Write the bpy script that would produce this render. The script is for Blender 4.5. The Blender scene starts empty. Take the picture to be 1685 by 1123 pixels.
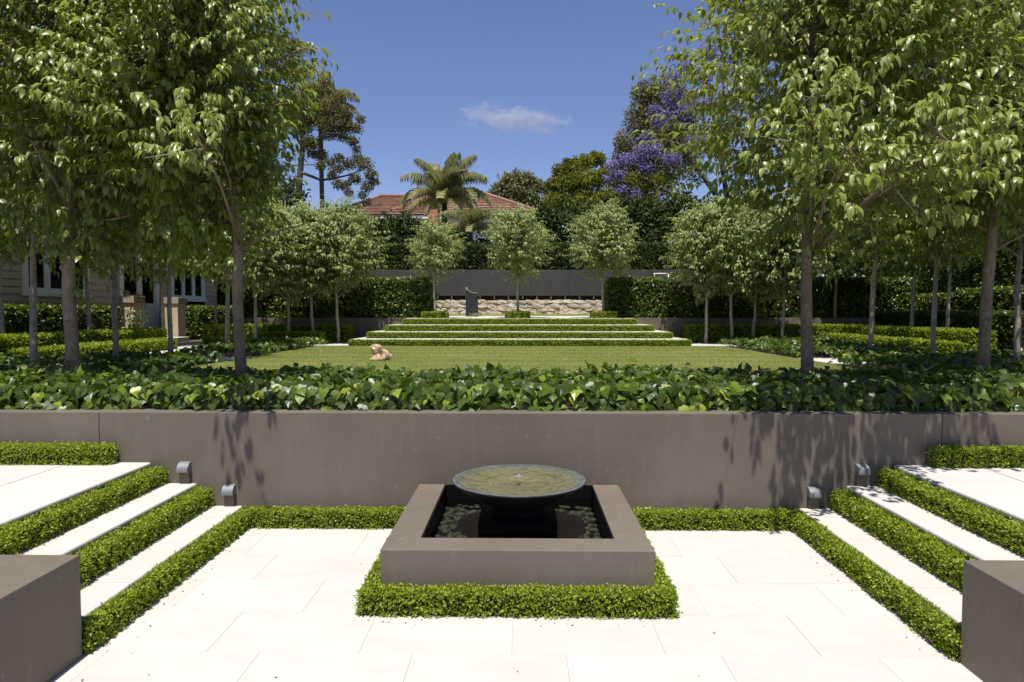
import bpy, bmesh, math, random
import numpy as np
from mathutils import Vector, Matrix

SC = bpy.context.scene
COL = SC.collection
R = math.radians
rng = np.random.default_rng(11)
random.seed(11)

# ------------------------------------------------------------------ camera, sky, sun, exposure
cam = bpy.data.cameras.new('camera')
cam.sensor_width = 36.0
cam.lens = 24.0
cam.clip_start = 0.05
cam.clip_end = 4000
camo = bpy.data.objects.new('camera', cam)
COL.objects.link(camo)
camo.location = (0, 0, 1.6)
camo.rotation_euler = (R(90 - 2.472), 0, R(0.893))
SC.camera = camo

SUN_EL, SUN_AZ = 71.0, 187.0        # azimuth clockwise from +Y (the view direction)
world = bpy.data.worlds.new('World')
SC.world = world
world.use_nodes = True
wn = world.node_tree
wn.nodes.clear()
sky = wn.nodes.new('ShaderNodeTexSky')
sky.sky_type = 'NISHITA'
sky.sun_disc = False
sky.sun_elevation = R(SUN_EL)
sky.sun_rotation = R(SUN_AZ)
sky.altitude = 50
sky.air_density = 1.0
sky.dust_density = 0.5
sky.ozone_density = 2.2
bg = wn.nodes.new('ShaderNodeBackground')
bg.inputs[1].default_value = 0.073
wo = wn.nodes.new('ShaderNodeOutputWorld')
tone = wn.nodes.new('ShaderNodeMix')
tone.data_type, tone.blend_type = 'RGBA', 'MULTIPLY'
tone.inputs[0].default_value = 1.0
tone.inputs[7].default_value = (1.04, 0.99, 1.22, 1)
wn.links.new(sky.outputs[0], tone.inputs[6])
wn.links.new(tone.outputs[2], bg.inputs[0])
wn.links.new(bg.outputs[0], wo.inputs[0])

sun = bpy.data.lights.new('sun', 'SUN')
sun.energy = 5.0
sun.angle = R(0.53)
sun.color = (1.0, 0.955, 0.89)
suno = bpy.data.objects.new('sun', sun)
COL.objects.link(suno)
sd = Vector((math.sin(R(SUN_AZ)) * math.cos(R(SUN_EL)), math.cos(R(SUN_AZ)) * math.cos(R(SUN_EL)), math.sin(R(SUN_EL))))
suno.rotation_euler = sd.to_track_quat('Z', 'Y').to_euler()
suno.location = (0, -20, 60)

SC.view_settings.view_transform = 'Standard'
SC.view_settings.look = 'None'
SC.view_settings.gamma = 1.0
SC.view_settings.exposure = 0.5
SC.view_settings.use_curve_mapping = False
SC.render.engine = 'CYCLES'
SC.cycles.max_bounces = 8
SC.cycles.transparent_max_bounces = 12
SC.cycles.sample_clamp_indirect = 6.0

# ------------------------------------------------------------------ material helpers
MATS = {}


def new_mat(name):
    m = bpy.data.materials.new(name)
    m.use_nodes = True
    nt = m.node_tree
    nt.nodes.clear()
    out = nt.nodes.new('ShaderNodeOutputMaterial')
    b = nt.nodes.new('ShaderNodeBsdfPrincipled')
    nt.links.new(b.outputs[0], out.inputs[0])
    MATS[name] = m
    return m, nt, b, out


def N(nt, t, **kw):
    n = nt.nodes.new(t)
    for k, v in kw.items():
        setattr(n, k, v)
    return n


def coords(nt, kind='Object', scale=(1, 1, 1)):
    tc = N(nt, 'ShaderNodeTexCoord')
    mp = N(nt, 'ShaderNodeMapping')
    mp.inputs['Scale'].default_value = scale
    nt.links.new(tc.outputs[kind], mp.inputs[0])
    return mp.outputs[0]


def noise(nt, vec, scale, detail=4, rough=0.55, dist=0.0):
    n = N(nt, 'ShaderNodeTexNoise')
    n.inputs['Scale'].default_value = scale
    n.inputs['Detail'].default_value = detail
    n.inputs['Roughness'].default_value = rough
    n.inputs['Distortion'].default_value = dist
    if vec is not None:
        nt.links.new(vec, n.inputs['Vector'])
    return n.outputs[0]


def ramp(nt, fac, stops):
    r = N(nt, 'ShaderNodeValToRGB')
    els = r.color_ramp.elements
    while len(els) > 1:
        els.remove(els[-1])
    els[0].position, els[0].color = stops[0][0], (*stops[0][1], 1)
    for p, c in stops[1:]:
        e = els.new(p)
        e.color = (*c, 1)
    if fac is not None:
        nt.links.new(fac, r.inputs[0])
    return r.outputs[0]


def mixc(nt, fac, a, b, mode='MIX'):
    m = N(nt, 'ShaderNodeMix', data_type='RGBA', blend_type=mode)
    for sock, v in ((m.inputs[0], fac), (m.inputs[6], a), (m.inputs[7], b)):
        if isinstance(v, (int, float)):
            sock.default_value = v
        elif isinstance(v, tuple):
            sock.default_value = (*v, 1)
        else:
            nt.links.new(v, sock)
    return m.outputs[2]


def bump(nt, b, h, strength, dist=0.01):
    n = N(nt, 'ShaderNodeBump')
    n.inputs['Strength'].default_value = strength
    n.inputs['Distance'].default_value = dist
    nt.links.new(h, n.inputs['Height'])
    nt.links.new(n.outputs[0], b.inputs['Normal'])
    return n


def mat_plain(name, c0, c1, scale=6, rough=0.7, bstr=0.2, bscale=60, spec=0.4, kind='Object', metallic=0.0, obj_var=0.0, stretch=(1, 1, 1), fine=0.25):
    """two colours mixed by soft mottling, a little fine grain and relief"""
    m, nt, b, out = new_mat(name)
    v = coords(nt, kind, stretch)
    n1 = noise(nt, v, scale, 5, 0.6)
    r1 = N(nt, 'ShaderNodeMapRange')
    r1.inputs[1].default_value, r1.inputs[2].default_value = 0.3, 0.7
    nt.links.new(n1, r1.inputs[0])
    c = mixc(nt, r1.outputs[0], c0, c1)
    n2 = noise(nt, v, bscale, 3, 0.6)
    hs = N(nt, 'ShaderNodeHueSaturation')
    nt.links.new(c, hs.inputs['Color'])
    val = N(nt, 'ShaderNodeMapRange')
    val.inputs[1].default_value, val.inputs[2].default_value = 0.25, 0.75
    val.inputs[3].default_value, val.inputs[4].default_value = 1 - fine * 0.5, 1 + fine * 0.5
    nt.links.new(n2, val.inputs[0])
    vs = val.outputs[0]
    if obj_var:
        oi = N(nt, 'ShaderNodeObjectInfo')
        mr = N(nt, 'ShaderNodeMapRange')
        mr.inputs[3].default_value, mr.inputs[4].default_value = 1 - obj_var, 1 + obj_var
        nt.links.new(oi.outputs['Random'], mr.inputs[0])
        mu = N(nt, 'ShaderNodeMath', operation='MULTIPLY')
        nt.links.new(vs, mu.inputs[0])
        nt.links.new(mr.outputs[0], mu.inputs[1])
        vs = mu.outputs[0]
    nt.links.new(vs, hs.inputs['Value'])
    nt.links.new(hs.outputs[0], b.inputs['Base Color'])
    b.inputs['Roughness'].default_value = rough
    b.inputs['Specular IOR Level'].default_value = spec
    b.inputs['Metallic'].default_value = metallic
    if bstr:
        bump(nt, b, n2, bstr, 0.01)
    return m


def mat_leaf(name, stops, rough=0.35, transl=0.3, tcol=(0.20, 0.30, 0.03), spec=0.5, tsat=1.0):
    """foliage: each leaf carries its own 'tint' (0..1) that picks its colour"""
    m, nt, b, out = new_mat(name)
    at = N(nt, 'ShaderNodeAttribute', attribute_name='tint')
    c = ramp(nt, at.outputs['Fac'], stops)
    nt.links.new(c, b.inputs['Base Color'])
    b.inputs['Roughness'].default_value = rough
    b.inputs['Specular IOR Level'].default_value = spec
    tr = N(nt, 'ShaderNodeBsdfTranslucent')
    tc = mixc(nt, 0.45, c, tcol)
    nt.links.new(tc, tr.inputs[0])
    mx = N(nt, 'ShaderNodeMixShader')
    mx.inputs[0].default_value = transl
    nt.links.new(b.outputs[0], mx.inputs[1])
    nt.links.new(tr.outputs[0], mx.inputs[2])
    nt.links.new(mx.outputs[0], out.inputs[0])
    return m


# ------------------------------------------------------------------ materials
# cream sandstone paving
def mat_paving():
    m, nt, b, out = new_mat('cream_sandstone')
    oi = N(nt, 'ShaderNodeObjectInfo')
    tc = N(nt, 'ShaderNodeTexCoord')
    ad = N(nt, 'ShaderNodeVectorMath', operation='ADD')
    mu = N(nt, 'ShaderNodeVectorMath', operation='SCALE')
    mu.inputs[0].default_value = (13.1, 7.7, 3.3)
    nt.links.new(oi.outputs['Random'], mu.inputs['Scale'])
    nt.links.new(tc.outputs['Object'], ad.inputs[0])
    nt.links.new(mu.outputs[0], ad.inputs[1])
    mp = N(nt, 'ShaderNodeMapping')
    mp.inputs['Scale'].default_value = (1, 2.2, 1)
    mp.inputs['Rotation'].default_value = (0, 0, 0.4)
    nt.links.new(ad.outputs[0], mp.inputs[0])
    n1 = noise(nt, mp.outputs[0], 2.4, 6, 0.6, 0.6)
    c = ramp(nt, n1, [(0.3, (0.450, 0.421, 0.380)), (0.5, (0.472, 0.446, 0.408)), (0.72, (0.484, 0.462, 0.430))])
    n3 = noise(nt, ad.outputs[0], 1.1, 5, 0.7, 0.4)
    st = ramp(nt, n3, [(0.68, (0, 0, 0)), (0.84, (1, 1, 1))])
    c = mixc(nt, st, c, (0.39, 0.335, 0.275))
    hs = N(nt, 'ShaderNodeHueSaturation')
    mr = N(nt, 'ShaderNodeMapRange')
    mr.inputs[3].default_value, mr.inputs[4].default_value = 0.965, 1.03
    nt.links.new(oi.outputs['Random'], mr.inputs[0])
    nt.links.new(mr.outputs[0], hs.inputs['Value'])
    nt.links.new(c, hs.inputs['Color'])
    nt.links.new(hs.outputs[0], b.inputs['Base Color'])
    b.inputs['Roughness'].default_value = 0.75
    b.inputs['Specular IOR Level'].default_value = 0.3
    bump(nt, b, noise(nt, ad.outputs[0], 90, 4), 0.12, 0.004)


mat_paving()


def mat_wall():
    m, nt, b, out = new_mat('taupe_render')
    v = coords(nt)
    n1 = noise(nt, v, 1.6, 5, 0.6)
    c = ramp(nt, n1, [(0.28, (0.112, 0.091, 0.069)), (0.5, (0.130, 0.107, 0.082)), (0.72, (0.150, 0.125, 0.098))])
    vs = coords(nt, 'Object', (3.0, 3.0, 0.5))
    n2 = noise(nt, vs, 5.0, 4, 0.6)
    c = mixc(nt, ramp(nt, n2, [(0.55, (0, 0, 0)), (0.82, (0.5, 0.5, 0.5))]), c, (0.18, 0.153, 0.125))
    n4 = noise(nt, v, 13.0, 3, 0.5)
    c = mixc(nt, ramp(nt, n4, [(0.68, (0, 0, 0)), (0.73, (0.5, 0.5, 0.5))]), c, (0.21, 0.185, 0.155))
    nt.links.new(c, b.inputs['Base Color'])
    b.inputs['Roughness'].default_value = 0.62
    b.inputs['Specular IOR Level'].default_value = 0.35
    bump(nt, b, noise(nt, v, 22, 6, 0.7), 0.30, 0.006)


mat_wall()
mat_plain('dark_soil', (0.020, 0.014, 0.010), (0.040, 0.028, 0.019), 8, 0.95, 0.6, 40, 0.1)
mat_plain('sand_joint', (0.30, 0.25, 0.19), (0.38, 0.33, 0.26), 6, 0.95, 0.3, 60, 0.1)
mat_plain('earth', (0.06, 0.055, 0.03), (0.09, 0.08, 0.045), 0.4, 0.95, 0.4, 12, 0.1)
mat_plain('zinc', (0.16, 0.17, 0.17), (0.22, 0.23, 0.23), 14, 0.5, 0.05, 200, 0.5, metallic=0.2)
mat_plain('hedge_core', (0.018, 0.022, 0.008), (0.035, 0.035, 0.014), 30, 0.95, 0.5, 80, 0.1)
mat_plain('black_granite', (0.0025, 0.0025, 0.0025), (0.006, 0.0055, 0.005), 40, 0.55, 0.03, 150, 0.08)
mat_plain('wet_pebble', (0.016, 0.019, 0.011), (0.036, 0.039, 0.023), 9, 0.7, 0.1, 60, 0.5)
mat_plain('taupe_board', (0.47, 0.38, 0.25), (0.52, 0.43, 0.29), 3, 0.6, 0.06, 60, 0.4, obj_var=0.05)
mat_plain('taupe_plinth', (0.30, 0.25, 0.175), (0.35, 0.29, 0.21), 3, 0.7, 0.08, 60, 0.3)
mat_plain('cream_paint', (0.70, 0.62, 0.48), (0.75, 0.67, 0.53), 5, 0.45, 0.04, 80, 0.4)
mat_plain('white_paint', (0.76, 0.73, 0.65), (0.82, 0.79, 0.71), 5, 0.4, 0.03, 80, 0.5)
mat_plain('white_wall', (0.74, 0.73, 0.70), (0.80, 0.79, 0.76), 1, 0.8, 0.05, 30, 0.3)
mat_plain('dark_bronze', (0.020, 0.018, 0.015), (0.045, 0.045, 0.038), 9, 0.38, 0.15, 40, 0.5, metallic=0.5)
mat_plain('iron', (0.02, 0.02, 0.02), (0.03, 0.03, 0.03), 20, 0.5, 0.05, 90, 0.5, metallic=0.6)
mat_plain('brass', (0.20, 0.17, 0.10), (0.28, 0.24, 0.15), 20, 0.35, 0.0, 90, 0.5, metallic=0.9)
mat_plain('screen_panel', (0.040, 0.039, 0.039), (0.052, 0.050, 0.049), 0.8, 0.6, 0.06, 140, 0.35, obj_var=0.07, stretch=(3, 3, 0.4))
mat_plain('screen_post', (0.11, 0.09, 0.07), (0.15, 0.13, 0.10), 5, 0.6, 0.05, 60, 0.4)
mat_plain('sandstone_joint', (0.26, 0.21, 0.155), (0.36, 0.29, 0.22), 6, 0.95, 0.4, 40, 0.1)
mat_plain('slate', (0.012, 0.012, 0.013), (0.030, 0.030, 0.031), 10, 0.55, 0.5, 35, 0.4, stretch=(6, 6, 0.8))
mat_plain('pale_slate', (0.20, 0.20, 0.18), (0.30, 0.30, 0.27), 12, 0.6, 0.3, 50, 0.3)
mat_plain('dog_coat', (0.80, 0.66, 0.48), (0.88, 0.76, 0.60), 22, 0.9, 0.9, 90, 0.2)
mat_plain('dog_nose', (0.012, 0.010, 0.009), (0.02, 0.015, 0.013), 30, 0.3, 0.0, 60, 0.5)
mat_plain('chimney_brick', (0.40, 0.17, 0.085), (0.48, 0.23, 0.12), 5, 0.85, 0.3, 40, 0.2, obj_var=0.12)
mat_plain('terracotta', (0.195, 0.108, 0.075), (0.315, 0.185, 0.130), 1.6, 0.8, 0.3, 12, 0.25, obj_var=0.10)
mat_plain('bark', (0.20, 0.145, 0.095), (0.34, 0.26, 0.185), 9, 0.85, 0.5, 45, 0.2, stretch=(1, 1, 0.5), obj_var=0.12, fine=0.6)
mat_plain('pale_bark', (0.23, 0.19, 0.14), (0.44, 0.375, 0.29), 14, 0.85, 0.5, 50, 0.2, stretch=(1, 1, 0.8), obj_var=0.12, fine=0.6)
mat_plain('dark_bark', (0.060, 0.050, 0.040), (0.12, 0.10, 0.085), 5, 0.9, 0.5, 20, 0.2)
mat_plain('twig', (0.15, 0.125, 0.065), (0.21, 0.185, 0.10), 20, 0.7, 0.0, 60, 0.3)
mat_plain('curtain', (0.55, 0.53, 0.48), (0.65, 0.62, 0.57), 2, 0.9, 0.2, 20, 0.1, stretch=(10, 10, 0.3))
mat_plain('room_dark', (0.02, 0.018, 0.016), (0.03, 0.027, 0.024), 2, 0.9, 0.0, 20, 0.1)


def mat_sandstone():
    m, nt, b, out = new_mat('rubble_sandstone')
    oi = N(nt, 'ShaderNodeObjectInfo')
    base = ramp(nt, oi.outputs['Random'], [(0.0, (0.58, 0.48, 0.38)), (0.2, (0.62, 0.55, 0.47)), (0.4, (0.55, 0.44, 0.34)), (0.55, (0.64, 0.59, 0.53)),
                                           (0.7, (0.60, 0.45, 0.32)), (0.82, (0.50, 0.44, 0.37)), (1.0, (0.68, 0.63, 0.56))])
    v = coords(nt, 'Object', (1, 1, 2.5))
    n1 = noise(nt, v, 7, 5, 0.65, 0.8)
    c = mixc(nt, ramp(nt, n1, [(0.45, (0, 0, 0)), (0.72, (0.45, 0.45, 0.45))]), base, (0.46, 0.31, 0.20))
    nt.links.new(c, b.inputs['Base Color'])
    b.inputs['Roughness'].default_value = 0.9
    b.inputs['Specular IOR Level'].default_value = 0.2
    bump(nt, b, noise(nt, v, 14, 5, 0.7), 0.7, 0.03)


mat_sandstone()


def mat_lawn():
    m, nt, b, out = new_mat('lawn_turf')
    v = coords(nt)
    big = noise(nt, coords(nt, 'Object', (0.55, 0.9, 1)), 0.9, 5, 0.6, 0.4)
    c = ramp(nt, big, [(0.30, (0.110, 0.130, 0.030)), (0.50, (0.150, 0.168, 0.044)), (0.70, (0.205, 0.190, 0.070))])
    fine = noise(nt, v, 55, 4, 0.7)
    c = mixc(nt, ramp(nt, fine, [(0.35, (0, 0, 0)), (0.7, (0.55, 0.55, 0.55))]), c, (0.19, 0.21, 0.05))
    w = N(nt, 'ShaderNodeTexWave', wave_type='BANDS', bands_direction='Y')
    w.inputs['Scale'].default_value = 0.30
    w.inputs['Distortion'].default_value = 1.2
    w.inputs['Detail'].default_value = 2
    nt.links.new(v, w.inputs[0])
    c = mixc(nt, ramp(nt, w.outputs[0], [(0.2, (0, 0, 0)), (0.8, (0.5, 0.5, 0.5))]), c, (0.110, 0.135, 0.030))
    nt.links.new(c, b.inputs['Base Color'])
    b.inputs['Roughness'].default_value = 0.95
    b.inputs['Specular IOR Level'].default_value = 0.1
    bump(nt, b, noise(nt, v, 120, 3, 0.7), 0.6, 0.02)


mat_lawn()


def mat_bronze_dish():
    """inside of the bowl: olive silt in rings, blue-grey lip"""
    m, nt, b, out = new_mat('patina_dish')
    tc = N(nt, 'ShaderNodeTexCoord')
    ln = N(nt, 'ShaderNodeVectorMath', operation='LENGTH')
    sp = N(nt, 'ShaderNodeVectorMath', operation='MULTIPLY')
    sp.inputs[1].default_value = (1, 1, 0)
    nt.links.new(tc.outputs['Object'], sp.inputs[0])
    nt.links.new(sp.outputs[0], ln.inputs[0])
    n0 = noise(nt, tc.outputs['Object'], 9, 6, 0.65, 0.6)
    ad = N(nt, 'ShaderNodeMath', operation='MULTIPLY_ADD')
    ad.inputs[1].default_value = 0.11
    nt.links.new(n0, ad.inputs[0])
    nt.links.new(ln.outputs['Value'], ad.inputs[2])
    rad = ad.outputs[0]
    base = ramp(nt, n0, [(0.28, (0.075, 0.068, 0.034)), (0.42, (0.145, 0.130, 0.066)), (0.52, (0.215, 0.200, 0.115)), (0.62, (0.135, 0.128, 0.075)), (0.75, (0.085, 0.090, 0.065))])
    mul = N(nt, 'ShaderNodeMath', operation='MULTIPLY')
    mul.inputs[1].default_value = 160.0
    nt.links.new(rad, mul.inputs[0])
    sn = N(nt, 'ShaderNodeMath', operation='SINE')
    nt.links.new(mul.outputs[0], sn.inputs[0])
    c = mixc(nt, ramp(nt, sn.outputs[0], [(0.0, (0.16, 0.16, 0.16)), (0.9, (0, 0, 0))]), base, (0.06, 0.055, 0.03))
    lip = ramp(nt, rad, [(0.415, (0, 0, 0)), (0.45, (1, 1, 1))])
    n2 = noise(nt, tc.outputs['Object'], 22, 5, 0.7)
    lipc = ramp(nt, n2, [(0.3, (0.060, 0.066, 0.070)), (0.55, (0.125, 0.138, 0.150)), (0.8, (0.22, 0.24, 0.26))])
    c = mixc(nt, lip, c, lipc)
    nt.links.new(c, b.inputs['Base Color'])
    b.inputs['Roughness'].default_value = 0.4
    bump(nt, b, sn.outputs[0], 0.15, 0.004)


mat_bronze_dish()


def mat_water(name, tint, bscale, bstr, rings=False, ior=1.33):
    m, nt, b, out = new_mat(name)
    nt.nodes.remove(b)
    gl = N(nt, 'ShaderNodeBsdfGlossy')
    gl.inputs['Roughness'].default_value = 0.03
    tr = N(nt, 'ShaderNodeBsdfTransparent')
    tr.inputs[0].default_value = (*tint, 1)
    fr = N(nt, 'ShaderNodeFresnel')
    fr.inputs[0].default_value = ior
    mx = N(nt, 'ShaderNodeMixShader')
    tc = N(nt, 'ShaderNodeTexCoord')
    h = noise(nt, tc.outputs['Object'], bscale, 3, 0.5, 0.5)
    if rings:
        w = N(nt, 'ShaderNodeTexWave', wave_type='RINGS', rings_direction='Z')
        w.inputs['Scale'].default_value = 7.0
        w.inputs['Distortion'].default_value = 7.0
        w.inputs['Detail'].default_value = 3
        w.inputs['Detail Scale'].default_value = 3
        nt.links.new(tc.outputs['Object'], w.inputs[0])
        ad = N(nt, 'ShaderNodeMath', operation='ADD')
        nt.links.new(w.outputs[1], ad.inputs[0])
        nt.links.new(h, ad.inputs[1])
        h = ad.outputs[0]
    bp = N(nt, 'ShaderNodeBump')
    bp.inputs['Strength'].default_value = bstr
    bp.inputs['Distance'].default_value = 0.01
    nt.links.new(h, bp.inputs['Height'])
    nt.links.new(bp.outputs[0], gl.inputs['Normal'])
    nt.links.new(bp.outputs[0], fr.inputs['Normal'])
    nt.links.new(fr.outputs[0], mx.inputs[0])
    nt.links.new(tr.outputs[0], mx.inputs[1])
    nt.links.new(gl.outputs[0], mx.inputs[2])
    nt.links.new(mx.outputs[0], out.inputs[0])


mat_water('pond_water', (0.80, 0.84, 0.74), 9, 0.25)
mat_water('bowl_water', (0.92, 0.94, 0.90), 22, 0.30, True)
mat_plain('jet_water', (0.34, 0.35, 0.32), (0.46, 0.47, 0.44), 20, 0.08, 0.0, 60, 0.8)
mat_water('glass', (0.85, 0.88, 0.87), 1.0, 0.02, ior=1.5)

mat_leaf('tree_leaf', [(0, (0.110, 0.142, 0.020)), (0.45, (0.230, 0.278, 0.048)), (0.8, (0.330, 0.375, 0.095)), (1, (0.42, 0.44, 0.19))], 0.38, 0.48, (0.46, 0.56, 0.04), 0.6)
mat_leaf('young_tree_leaf', [(0, (0.180, 0.220, 0.058)), (0.5, (0.295, 0.350, 0.115)), (0.8, (0.38, 0.43, 0.17)), (1, (0.46, 0.49, 0.25))], 0.45, 0.46, (0.46, 0.55, 0.10), 0.4)
mat_leaf('box_leaf', [(0, (0.110, 0.080, 0.022)), (0.06, (0.100, 0.135, 0.010)), (0.42, (0.215, 0.285, 0.018)), (0.85, (0.330, 0.405, 0.030)), (1, (0.40, 0.44, 0.08))], 0.42, 0.40, (0.40, 0.52, 0.02), 0.35)
mat_leaf('laurel_leaf', [(0, (0.030, 0.050, 0.008)), (0.5, (0.075, 0.115, 0.014)), (0.85, (0.140, 0.185, 0.022)), (1, (0.22, 0.25, 0.04))], 0.33, 0.28, (0.25, 0.33, 0.02), 0.55)
mat_leaf('ivy_leaf', [(0, (0.022, 0.040, 0.007)), (0.40, (0.050, 0.086, 0.011)), (0.62, (0.085, 0.135, 0.015)), (0.80, (0.155, 0.220, 0.020)), (1, (0.26, 0.32, 0.028))], 0.36, 0.28, (0.26, 0.38, 0.01), 0.36)
mat_leaf('conifer_leaf', [(0, (0.022, 0.034, 0.009)), (0.6, (0.050, 0.072, 0.016)), (1, (0.105, 0.130, 0.028))], 0.65, 0.18, (0.11, 0.15, 0.02), 0.2)
mat_leaf('grey_gum_leaf', [(0, (0.085, 0.085, 0.030)), (0.6, (0.170, 0.165, 0.060)), (1, (0.28, 0.22, 0.085))], 0.5, 0.3, (0.26, 0.23, 0.05), 0.3)
mat_leaf('casuarina_leaf', [(0, (0.105, 0.098, 0.036)), (0.6, (0.190, 0.175, 0.070)), (1, (0.27, 0.235, 0.10))], 0.7, 0.25, (0.22, 0.20, 0.06), 0.15)
mat_leaf('bright_tree_leaf', [(0, (0.075, 0.095, 0.012)), (0.6, (0.165, 0.190, 0.018)), (1, (0.30, 0.29, 0.026))], 0.55, 0.32, (0.32, 0.33, 0.02), 0.25)
mat_leaf('far_leaf', [(0, (0.130, 0.140, 0.055)), (0.6, (0.205, 0.210, 0.090)), (1, (0.27, 0.265, 0.12))], 0.7, 0.3, (0.24, 0.24, 0.08), 0.15)
mat_leaf('jacaranda_flower', [(0, (0.170, 0.140, 0.28)), (0.6, (0.265, 0.225, 0.42)), (1, (0.37, 0.33, 0.54))], 0.7, 0.3, (0.28, 0.22, 0.50), 0.2)
mat_leaf('palm_leaflet', [(0, (0.120, 0.140, 0.050)), (0.6, (0.210, 0.225, 0.092)), (0.9, (0.30, 0.28, 0.12)), (1, (0.42, 0.32, 0.14))], 0.36, 0.30, (0.30, 0.30, 0.07), 0.5)
mat_leaf('grass_blade', [(0, (0.085, 0.120, 0.020)), (0.6, (0.135, 0.165, 0.032)), (1, (0.21, 0.21, 0.06))], 0.6, 0.3, (0.2, 0.24, 0.03), 0.2)

# ------------------------------------------------------------------ object helpers


def finish(o, label=None, cat=None, group=None, kind=None, parent=None):
    COL.objects.link(o)
    if parent is not None:
        o.parent = parent
    if label:
        o['label'] = label
    if cat:
        o['category'] = cat
    if group:
        o['group'] = group
    if kind:
        o['kind'] = kind
    return o


def thing(name, label, cat, loc=(0, 0, 0), rz=0.0, group=None):
    o = bpy.data.objects.new(name, None)
    o.empty_display_size = 0.1
    o.location = loc
    o.rotation_euler = (0, 0, rz)
    return finish(o, label, cat, group)


def mesh_np(name, V, F, mats, mi=None, tint=None, smooth=False):
    """triangle mesh from arrays"""
    V = np.asarray(V, np.float32).reshape(-1, 3)
    F = np.asarray(F, np.int32).reshape(-1, 3)
    me = bpy.data.meshes.new(name)
    me.vertices.add(len(V))
    me.vertices.foreach_set('co', V.ravel())
    me.loops.add(F.size)
    me.loops.foreach_set('vertex_index', F.ravel())
    me.polygons.add(len(F))
    me.polygons.foreach_set('loop_start', np.arange(0, F.size, 3, dtype=np.int32))
    me.polygons.foreach_set('loop_total', np.full(len(F), 3, np.int32))
    if mi is not None:
        me.polygons.foreach_set('material_index', np.asarray(mi, np.int32))
    me.polygons.foreach_set('use_smooth', np.full(len(F), bool(smooth)))
    me.update(calc_edges=True)
    for m in mats:
        me.materials.append(MATS[m])
    if tint is not None:
        a = me.attributes.new('tint', 'FLOAT', 'FACE')
        a.data.foreach_set('value', np.asarray(tint, np.float32))
    return me


class MB:
    """collects shapes into one bmesh"""

    def __init__(self):
        self.bm = bmesh.new()

    def box(self, x0, x1, y0, y1, z0, z1, bev=0.0, seg=2):
        r = bmesh.ops.create_cube(self.bm, size=1.0)
        vs = r['verts']
        for v in vs:
            v.co = Vector((x0 + (v.co.x + 0.5) * (x1 - x0), y0 + (v.co.y + 0.5) * (y1 - y0), z0 + (v.co.z + 0.5) * (z1 - z0)))
        if bev:
            es = list({e for v in vs for e in v.link_edges})
            bmesh.ops.bevel(self.bm, geom=es, offset=bev, segments=seg, profile=0.5, affect='EDGES')
        return self

    def tube(self, pts, rads, n=8, cap=True):
        bm = self.bm
        pts = [Vector(p) for p in pts]
        rings = []
        prev = Vector((1, 0, 0))
        for i, p in enumerate(pts):
            d = (pts[min(i + 1, len(pts) - 1)] - pts[max(i - 1, 0)]).normalized()
            a = prev - d * prev.dot(d)
            if a.length < 1e-4:
                a = Vector((0, 1, 0)) - d * d.y
            a.normalize()
            b = d.cross(a)
            prev = a
            r = rads[i] if hasattr(rads, '__len__') else rads
            rings.append([bm.verts.new(p + (a * math.cos(2 * math.pi * k / n) + b * math.sin(2 * math.pi * k / n)) * r) for k in range(n)])
        for r0, r1 in zip(rings, rings[1:]):
            for k in range(n):
                f = bm.faces.new((r0[k], r0[(k + 1) % n], r1[(k + 1) % n], r1[k]))
                f.smooth = True
        if cap:
            bm.faces.new(list(reversed(rings[0])))
            bm.faces.new(rings[-1])
        return self

    def lathe(self, prof, n=64, c=(0, 0, 0)):
        bm = self.bm
        rings = []
        for r, z in prof:
            if r < 1e-5:
                rings.append([bm.verts.new((c[0], c[1], c[2] + z))])
            else:
                rings.append([bm.verts.new((c[0] + r * math.cos(2 * math.pi * k / n), c[1] + r * math.sin(2 * math.pi * k / n), c[2] + z)) for k in range(n)])
        for a, b in zip(rings, rings[1:]):
            for k in range(n):
                k2 = (k + 1) % n
                if len(a) == 1:
                    f = bm.faces.new((a[0], b[k2], b[k]))
                elif len(b) == 1:
                    f = bm.faces.new((a[k], a[k2], b[0]))
                else:
                    f = bm.faces.new((a[k], a[k2], b[k2], b[k]))
                f.smooth = True
        return self

    def prism(self, poly, axis, a0, a1):
        """extrude a 2-D outline along axis ('x' -> outline is y,z; 'y' -> x,z; 'z' -> x,y)"""
        bm = self.bm
        mk = {'x': lambda p, a: (a, p[0], p[1]), 'y': lambda p, a: (p[0], a, p[1]), 'z': lambda p, a: (p[0], p[1], a)}[axis]
        v0 = [bm.verts.new(mk(p, a0)) for p in poly]
        v1 = [bm.verts.new(mk(p, a1)) for p in poly]
        n = len(poly)
        for k in range(n):
            bm.faces.new((v0[k], v0[(k + 1) % n], v1[(k + 1) % n], v1[k]))
        bm.faces.new(list(reversed(v0)))
        bm.faces.new(v1)
        return self

    def mesh(self, name, mat):
        bmesh.ops.recalc_face_normals(self.bm, faces=self.bm.faces[:])
        me = bpy.data.meshes.new(name)
        self.bm.to_mesh(me)
        self.bm.free()
        me.materials.append(MATS[mat])
        return me

    def build(self, name, mat, parent=None, **kw):
        return finish(bpy.data.objects.new(name, self.mesh(name, mat)), parent=parent, **kw)


# ---- leaf templates: length along +Y (0..1), width along X, face up +Z; returns verts, triangles
def leaf_quad(w=0.6, fold=0.10, droop=0.08):
    V = [(0, 0, 0), (w / 2, 0.45, fold), (0, 1, -droop), (-w / 2, 0.45, fold)]
    return np.array(V), np.array([(0, 1, 2), (0, 2, 3)])


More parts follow.
